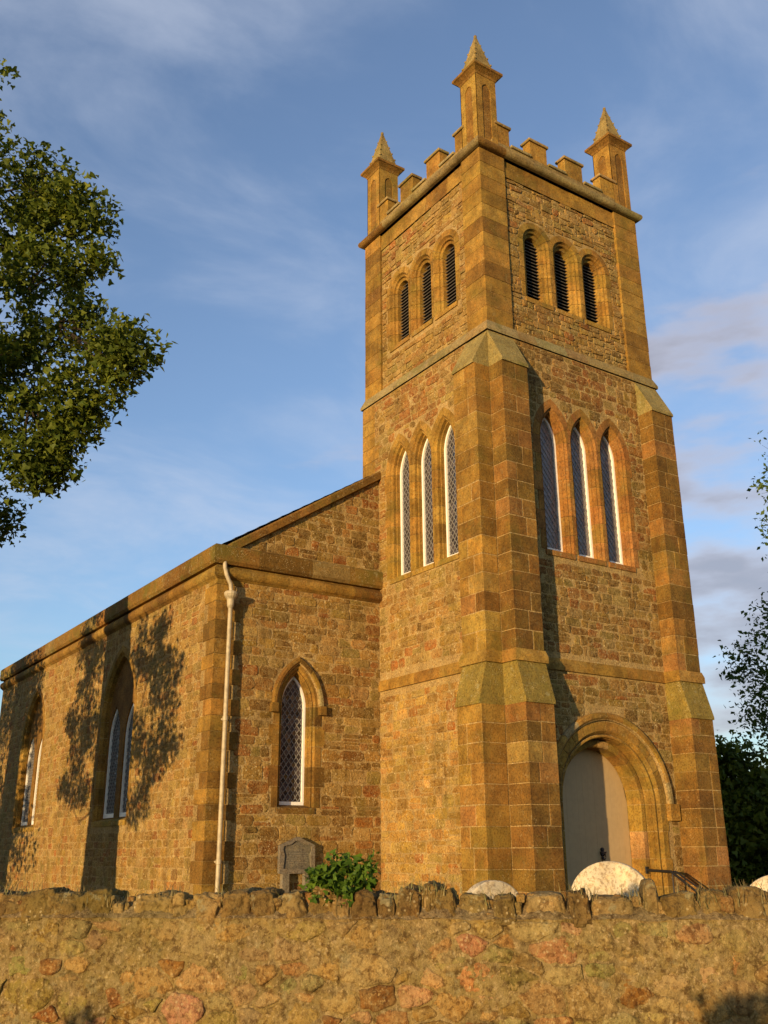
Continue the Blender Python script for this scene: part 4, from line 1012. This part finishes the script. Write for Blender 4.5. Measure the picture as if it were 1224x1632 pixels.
def tree(name, label, cat, base, height, tr, lobes, leafm, size, per, spread, seed, group=None, twigs=True, lean=(0, 0), maple=True):
    t = empty(name, base); tag(t, label, cat, group); rr = random.Random(seed); bx, by, bz = base
    mb = MB(); pts = []; rad = []
    for i in range(9):
        s = i/8; pts.append((bx+lean[0]*s+.25*math.sin(s*4+seed), by+lean[1]*s+.2*math.sin(s*5+seed), bz+height*.85*s)); rad.append(tr*(1.2 if i == 0 else 1)*(1-.85*s**1.7))
    tube(mb, pts, rad, 14); mb.build('trunk', M_BARK, t)
    o, T = leaf_cloud('crown', lobes, leafm, size, t, per, spread, seed, maple)
    mb = MB(); P = [Vector(p) for p in pts]
    for (x, y, z, r, n_) in lobes:
        c = Vector((x, y, z)); big = [l for l in lobes if l[3] > max(r, .85)+.01]
        pa = min(big, key=lambda l: math.dist(l[:3], (x, y, z))) if big and r < .95 else None
        if pa and math.dist(pa[:3], (x, y, z)) < 3.2:
            s0 = Vector(pa[:3])+Vector((rr.uniform(-.2, .2), rr.uniform(-.2, .2), -.2)); mid = s0.lerp(c, .5)+Vector((rr.uniform(-.15, .15), rr.uniform(-.15, .15), rr.uniform(-.1, .25))); r0 = .028
            tube(mb, [s0, mid, c], [r0, r0*.7, r0*.35], 6)
            for _ in range(min(8, n_//3)):
                q = c+Vector((rr.gauss(0, 1), rr.gauss(0, 1), rr.gauss(0, .8))).normalized()*r*rr.uniform(.6, 1.05); s1 = mid.lerp(c, rr.uniform(.2, 1)); tube(mb, [s1, s1.lerp(q, .5)+Vector((0, 0, rr.uniform(-.1, .12))), q], [.011, .008, .003], 5)
            continue
        h = max(0.1, min(.97, (z-bz-rr.uniform(.15, .35)*math.hypot(x-bx, y-by))/(height*.85))); k = h*8; i = min(7, int(k)); s0 = P[i].lerp(P[i+1], k-i)
        mid = s0.lerp(c, .5)+Vector((rr.uniform(-.7, .7), rr.uniform(-.5, .5), rr.uniform(-.6, .2))); d = (c-s0).length; r0 = min(tr*.35*(1-.6*h), .012+.009*d)*(1.5 if r > 1 else .8)
        tube(mb, [s0, s0.lerp(mid, .5)+Vector((0, 0, .1)), mid, mid.lerp(c, .6), c], [r0, r0*.85, r0*.6, r0*.4, r0*.2], 7)
        if twigs:
            for _ in range(min(14, n_//4)):
                q = c+Vector((rr.gauss(0, 1), rr.gauss(0, 1), rr.gauss(0, .8))).normalized()*r*rr.uniform(.6, 1.05); s1 = mid.lerp(c, rr.uniform(.2, 1))
                tube(mb, [s1, s1.lerp(q, .5)+Vector((0, 0, rr.uniform(-.1, .15))), q], [r0*.25+.006, .010, .004], 5)
    mb.build('branches', M_BARK, t)
    return t
rl = random.Random(5)
# lobes: crown seen top left, plus low boughs that shade the nave
LB = [(-9.5, 6.1, 15.1, 1.25), (-8.75, 5.7, 14.8, .95), (-8.0, 5.2, 13.9, .75), (-8.9, 5.9, 13.2, 1.05), (-8.45, 5.3, 14.3, .6), (-8.6, 5.2, 12.0, .9), (-8.0, 4.7, 11.0, .85), (-7.55, 4.3, 10.35, .7), (-7.15, 3.8, 9.95, .55), (-7.6, 4.5, 9.35, .6),
      (-8.3, 5.6, 10.6, .9), (-8.3, 5.6, 9.6, .8), (-7.85, 5.1, 8.35, .42), (-8.6, 5.9, 8.7, .5), (-9.6, 6.0, 11.4, 1.2), (-9.6, 6.1, 13.6, 1.2), (-9.8, 6.2, 9.6, 1.1), (-8.15, 8.8, 7.55, .5), (-8.6, 8.9, 8.0, .55),
      (-11.0, 6.5, 16.8, 1.3), (-11.2, 6.5, 12.6, 1.6), (-11.5, 6.3, 15.6, 1.8), (-13.2, 7, 18.0, 1.6), (-10.9, 7.6, 14.2, 1.6), (-10.8, 6.6, 9.9, 1.2), (-13.5, 6, 13, 2.2), (-13.8, 7, 16, 2.2), (-14.5, 6, 10, 2.2), (-12.2, 9, 12, 2.2), (-12.5, 4.2, 11, 2.0)]
LB += [(-6.75, 3.35, 9.95, .38), (-7.0, 3.7, 10.4, .35), (-6.95, 3.6, 9.55, .3), (-7.45, 4.9, 8.55, .22), (-7.3, 4.6, 9.0, .25), (-8.0, 5.3, 7.55, .2), (-7.7, 5.1, 7.75, .18), (-7.0, 3.9, 9.4, .25), (-7.45, 4.6, 12.6, .25), (-7.9, 5.0, 12.2, .35), (-7.75, 5.0, 8.75, .5), (-7.95, 5.3, 7.95, .35), (-7.55, 4.9, 8.2, .28), (-8.5, 5.8, 7.9, .35), (-8.2, 5.6, 7.55, .25), (-9.0, 5.8, 10.2, .8), (-7.65, 5.0, 13.6, .4), (-7.75, 5.0, 14.3, .4), (-8.3, 5.4, 12.6, .6)]
lob = [(x, y, z, r*1.1, int(12*r*r+6)) for x, y, z, r in LB]
DR = .517
def shlobe(ys, zs, r, x=-12.6): return (x, ys-DR*(NX-x), zs+.062/.888*(NX-x), r, int(13*r*r+5))
lob += [shlobe(8.8, 4.6, .8), shlobe(8.9, 2.6, .7), shlobe(12.4, 3.0, .8), shlobe(12.5, 5.0, .7), shlobe(6.9, 3.9, .6), shlobe(6.8, 2.2, .5), shlobe(14.0, 3.6, .6), shlobe(14.2, 1.6, .5), shlobe(7.9, 4.4, .95), shlobe(7.4, 3.1, .85), shlobe(8.0, 2.0, .85), shlobe(7.4, 5.2, .5), shlobe(8.6, 1.0, .6), shlobe(13.2, 4.9, .9), shlobe(13.1, 3.6, .8), shlobe(13.4, 2.3, .85), shlobe(12.7, 1.4, .7), shlobe(13.3, 5.6, .7), shlobe(12.6, 6.4, .6)]
tree('sycamore_tree', 'big leafy sycamore leaning in from the upper left, olive leaves lit by low sun', 'tree', (-12.6, 6.5, GZ), 20, 1.12, lob, M_LEAF, .135, 52, .22, 3, group='sycamores beside the nave')
lob2 = [(-12.8+rl.uniform(-2.2, 1.2), 15.2+rl.uniform(-2.0, 4.0), rl.uniform(0.5, 15), rl.uniform(1.2, 1.9), 55) for _ in range(26)]
lob2 = [(min(l[0], -11.2), max(l[1], 14.6), *l[2:]) for l in lob2]
tree('sycamore_tree', 'second sycamore farther along the nave, shading the far end of its side wall', 'tree', (-13.0, 16.0, GZ), 15, .9, lob2, M_LEAF, .18, 16, .3, 8, group='sycamores beside the nave')
# right-hand trees behind the tower
lr = [(19.6, 5.9, 13.0, .8, 22), (19.4, 6.1, 11.6, .55, 12), (20.6, 5.6, 14.4, 1.6, 50), (18.5, 7.0, 6.0, .85, 26), (17.95, 7.6, 6.9, .4, 9), (18.7, 6.8, 4.6, .8, 24), (18.9, 6.7, 7.4, .6, 14), (19.3, 6.6, 8.2, .7, 16), (19.2, 6.3, 3.2, .8, 20), (18.3, 7.3, 5.2, .5, 12), (18.2, 7.3, 4.2, .6, 18), (18.5, 7.0, 3.4, .6, 16), (18.0, 7.6, 6.0, .4, 10), (19.0, 6.6, 5.6, .8, 26), (19.0, 6.5, 4.0, .8, 24), (19.3, 6.2, 2.6, .6, 14), (21, 5.6, 11, 1.8, 60), (21, 6, 8, 1.8, 60), (22.5, 5, 15, 2.2, 70), (23, 6, 11, 2.4, 70), (21.5, 6, 5, 1.6, 50), (24, 6, 8, 2, 50)]
tree('ash_tree', 'tall loose ash tree at the right edge with thin hanging leafy shoots against the clouds', 'tree', (22.2, 5.6, GZ), 16, .5, lr, M_LEAF2, .20, 14, .30, 11, maple=False)
ld_ = [(14.6, 6.0, 2.7, .75, 40), (14.5, 6.2, 1.9, .95, 60), (15.0, 5.4, .7, 1.3, 110), (14.4, 6.3, .3, 1.2, 100), (15.9, 5.0, .6, 1.4, 110), (15.6, 5.2, -.7, 1.3, 110), (14.3, 6.0, -.9, 1.2, 90), (17, 4.4, .2, 1.6, 90), (15.4, 5.6, 1.9, .5, 18), (14.2, 7.5, 1.6, 1.4, 90), (14, 8.5, .4, 1.8, 110)]
tree('sycamore_tree', 'dark dense low tree standing in shade just right of the tower foot', 'tree', (15.2, 6.2, GZ), 4.2, .22, ld_, M_LEAF, .20, 22, .30, 13)
# hedges farther away
hl = [(24+i*1.9+rl.uniform(-.5, .5), 3.5-i*1.0+rl.uniform(-.8, .8), -.9+rl.uniform(0, .4), 1.3, 60) for i in range(10)]
o, _ = leaf_cloud('hedge', hl, M_LEAF2, .22, None, 20, .35, 17, False); tag(o, 'low green hedge in the distance right of the tower', 'hedge')
# plant on the wall
pc = BW.P(2.135, 0, -.20)
pl = empty('wall_plant', (pc[0], pc[1], -.40)); tag(pl, 'bushy bright green seedling shrub growing on the wall top below the memorial', 'shrub')
lobp = []
for (du, dz, dw, r, n_) in ((-.14, .19, 0, .085, 9), (-.05, .13, .05, .10, 12), (.06, .14, .03, .10, 12), (.15, .17, 0, .07, 7), (.0, .22, 0, .08, 8), (-.16, .22, 0, .045, 4), (.20, .26, 0, .035, 3), (-.03, .31, 0, .02, 1), (.22, .32, -.02, .02, 1), (.12, .24, 0, .04, 3), (-.08, .26, 0, .03, 2), (.06, .28, 0, .025, 2)):
    p = BW.P(2.10+du*.78, -.36+dz*1.0, -.12+dw); lobp.append((p[0], p[1], p[2], r, n_))
leaf_cloud('foliage', lobp, M_LEAF3, .046, pl, 14, .032, 23, True)
mb = MB(); b0 = Vector(pc); b0.z = -.42
for (x, y, z, r, n_) in lobp: c = Vector((x, y, z)); tube(mb, [b0, b0.lerp(c, .5)+Vector((0, 0, .03)), c], [.006, .004, .002], 5)
mb.build('stems', M_BARK, pl)
# shrubs and posts on the near side, behind the camera, whose tops throw the small shadows on the wall
def back(px_u, z, dist): p = BW.P(px_u, z, 0)+np.array(TO_SUN)*dist; return p
for (uu, zz, r, n_, nm) in ((4.27, -.86, .10, 26, 'a'), (4.52, -.80, .05, 9, 'b'), (3.1, -1.02, .07, 12, 'c'), (.62, -.96, .03, 5, 'd'), (2.15, -.99, .03, 5, 'e')):
    c = back(uu, zz, 6.5); t = empty('roadside_shrub', (c[0], c[1], -1.72)); lab = {'a': 'leafy verge shrub behind the viewpoint, largest of five', 'b': 'thin verge sapling behind the viewpoint, beside the largest shrub', 'c': 'rounded verge shrub behind the viewpoint, middle of the row', 'd': 'slim verge sapling behind the viewpoint, at the left end of the row', 'e': 'slim verge sapling behind the viewpoint, second from the left end'}[nm]
    tag(t, lab, 'shrub', 'verge shrubs behind the viewpoint')
    leaf_cloud('foliage', [(c[0], c[1], c[2], r, n_), (c[0], c[1], c[2]-.25, r*1.3, n_*2), (c[0], c[1], -1.4, r*1.3, n_*2)], M_LEAF, .07, t, 12, .05, hash(nm) % 7 if False else ord(nm), True)
    mb = MB(); tube(mb, [(c[0], c[1], -1.74), (c[0]+.02, c[1], (c[2]-1.74)/2), tuple(c)], [.02, .015, .006], 6); mb.build('stem', M_BARK, t)
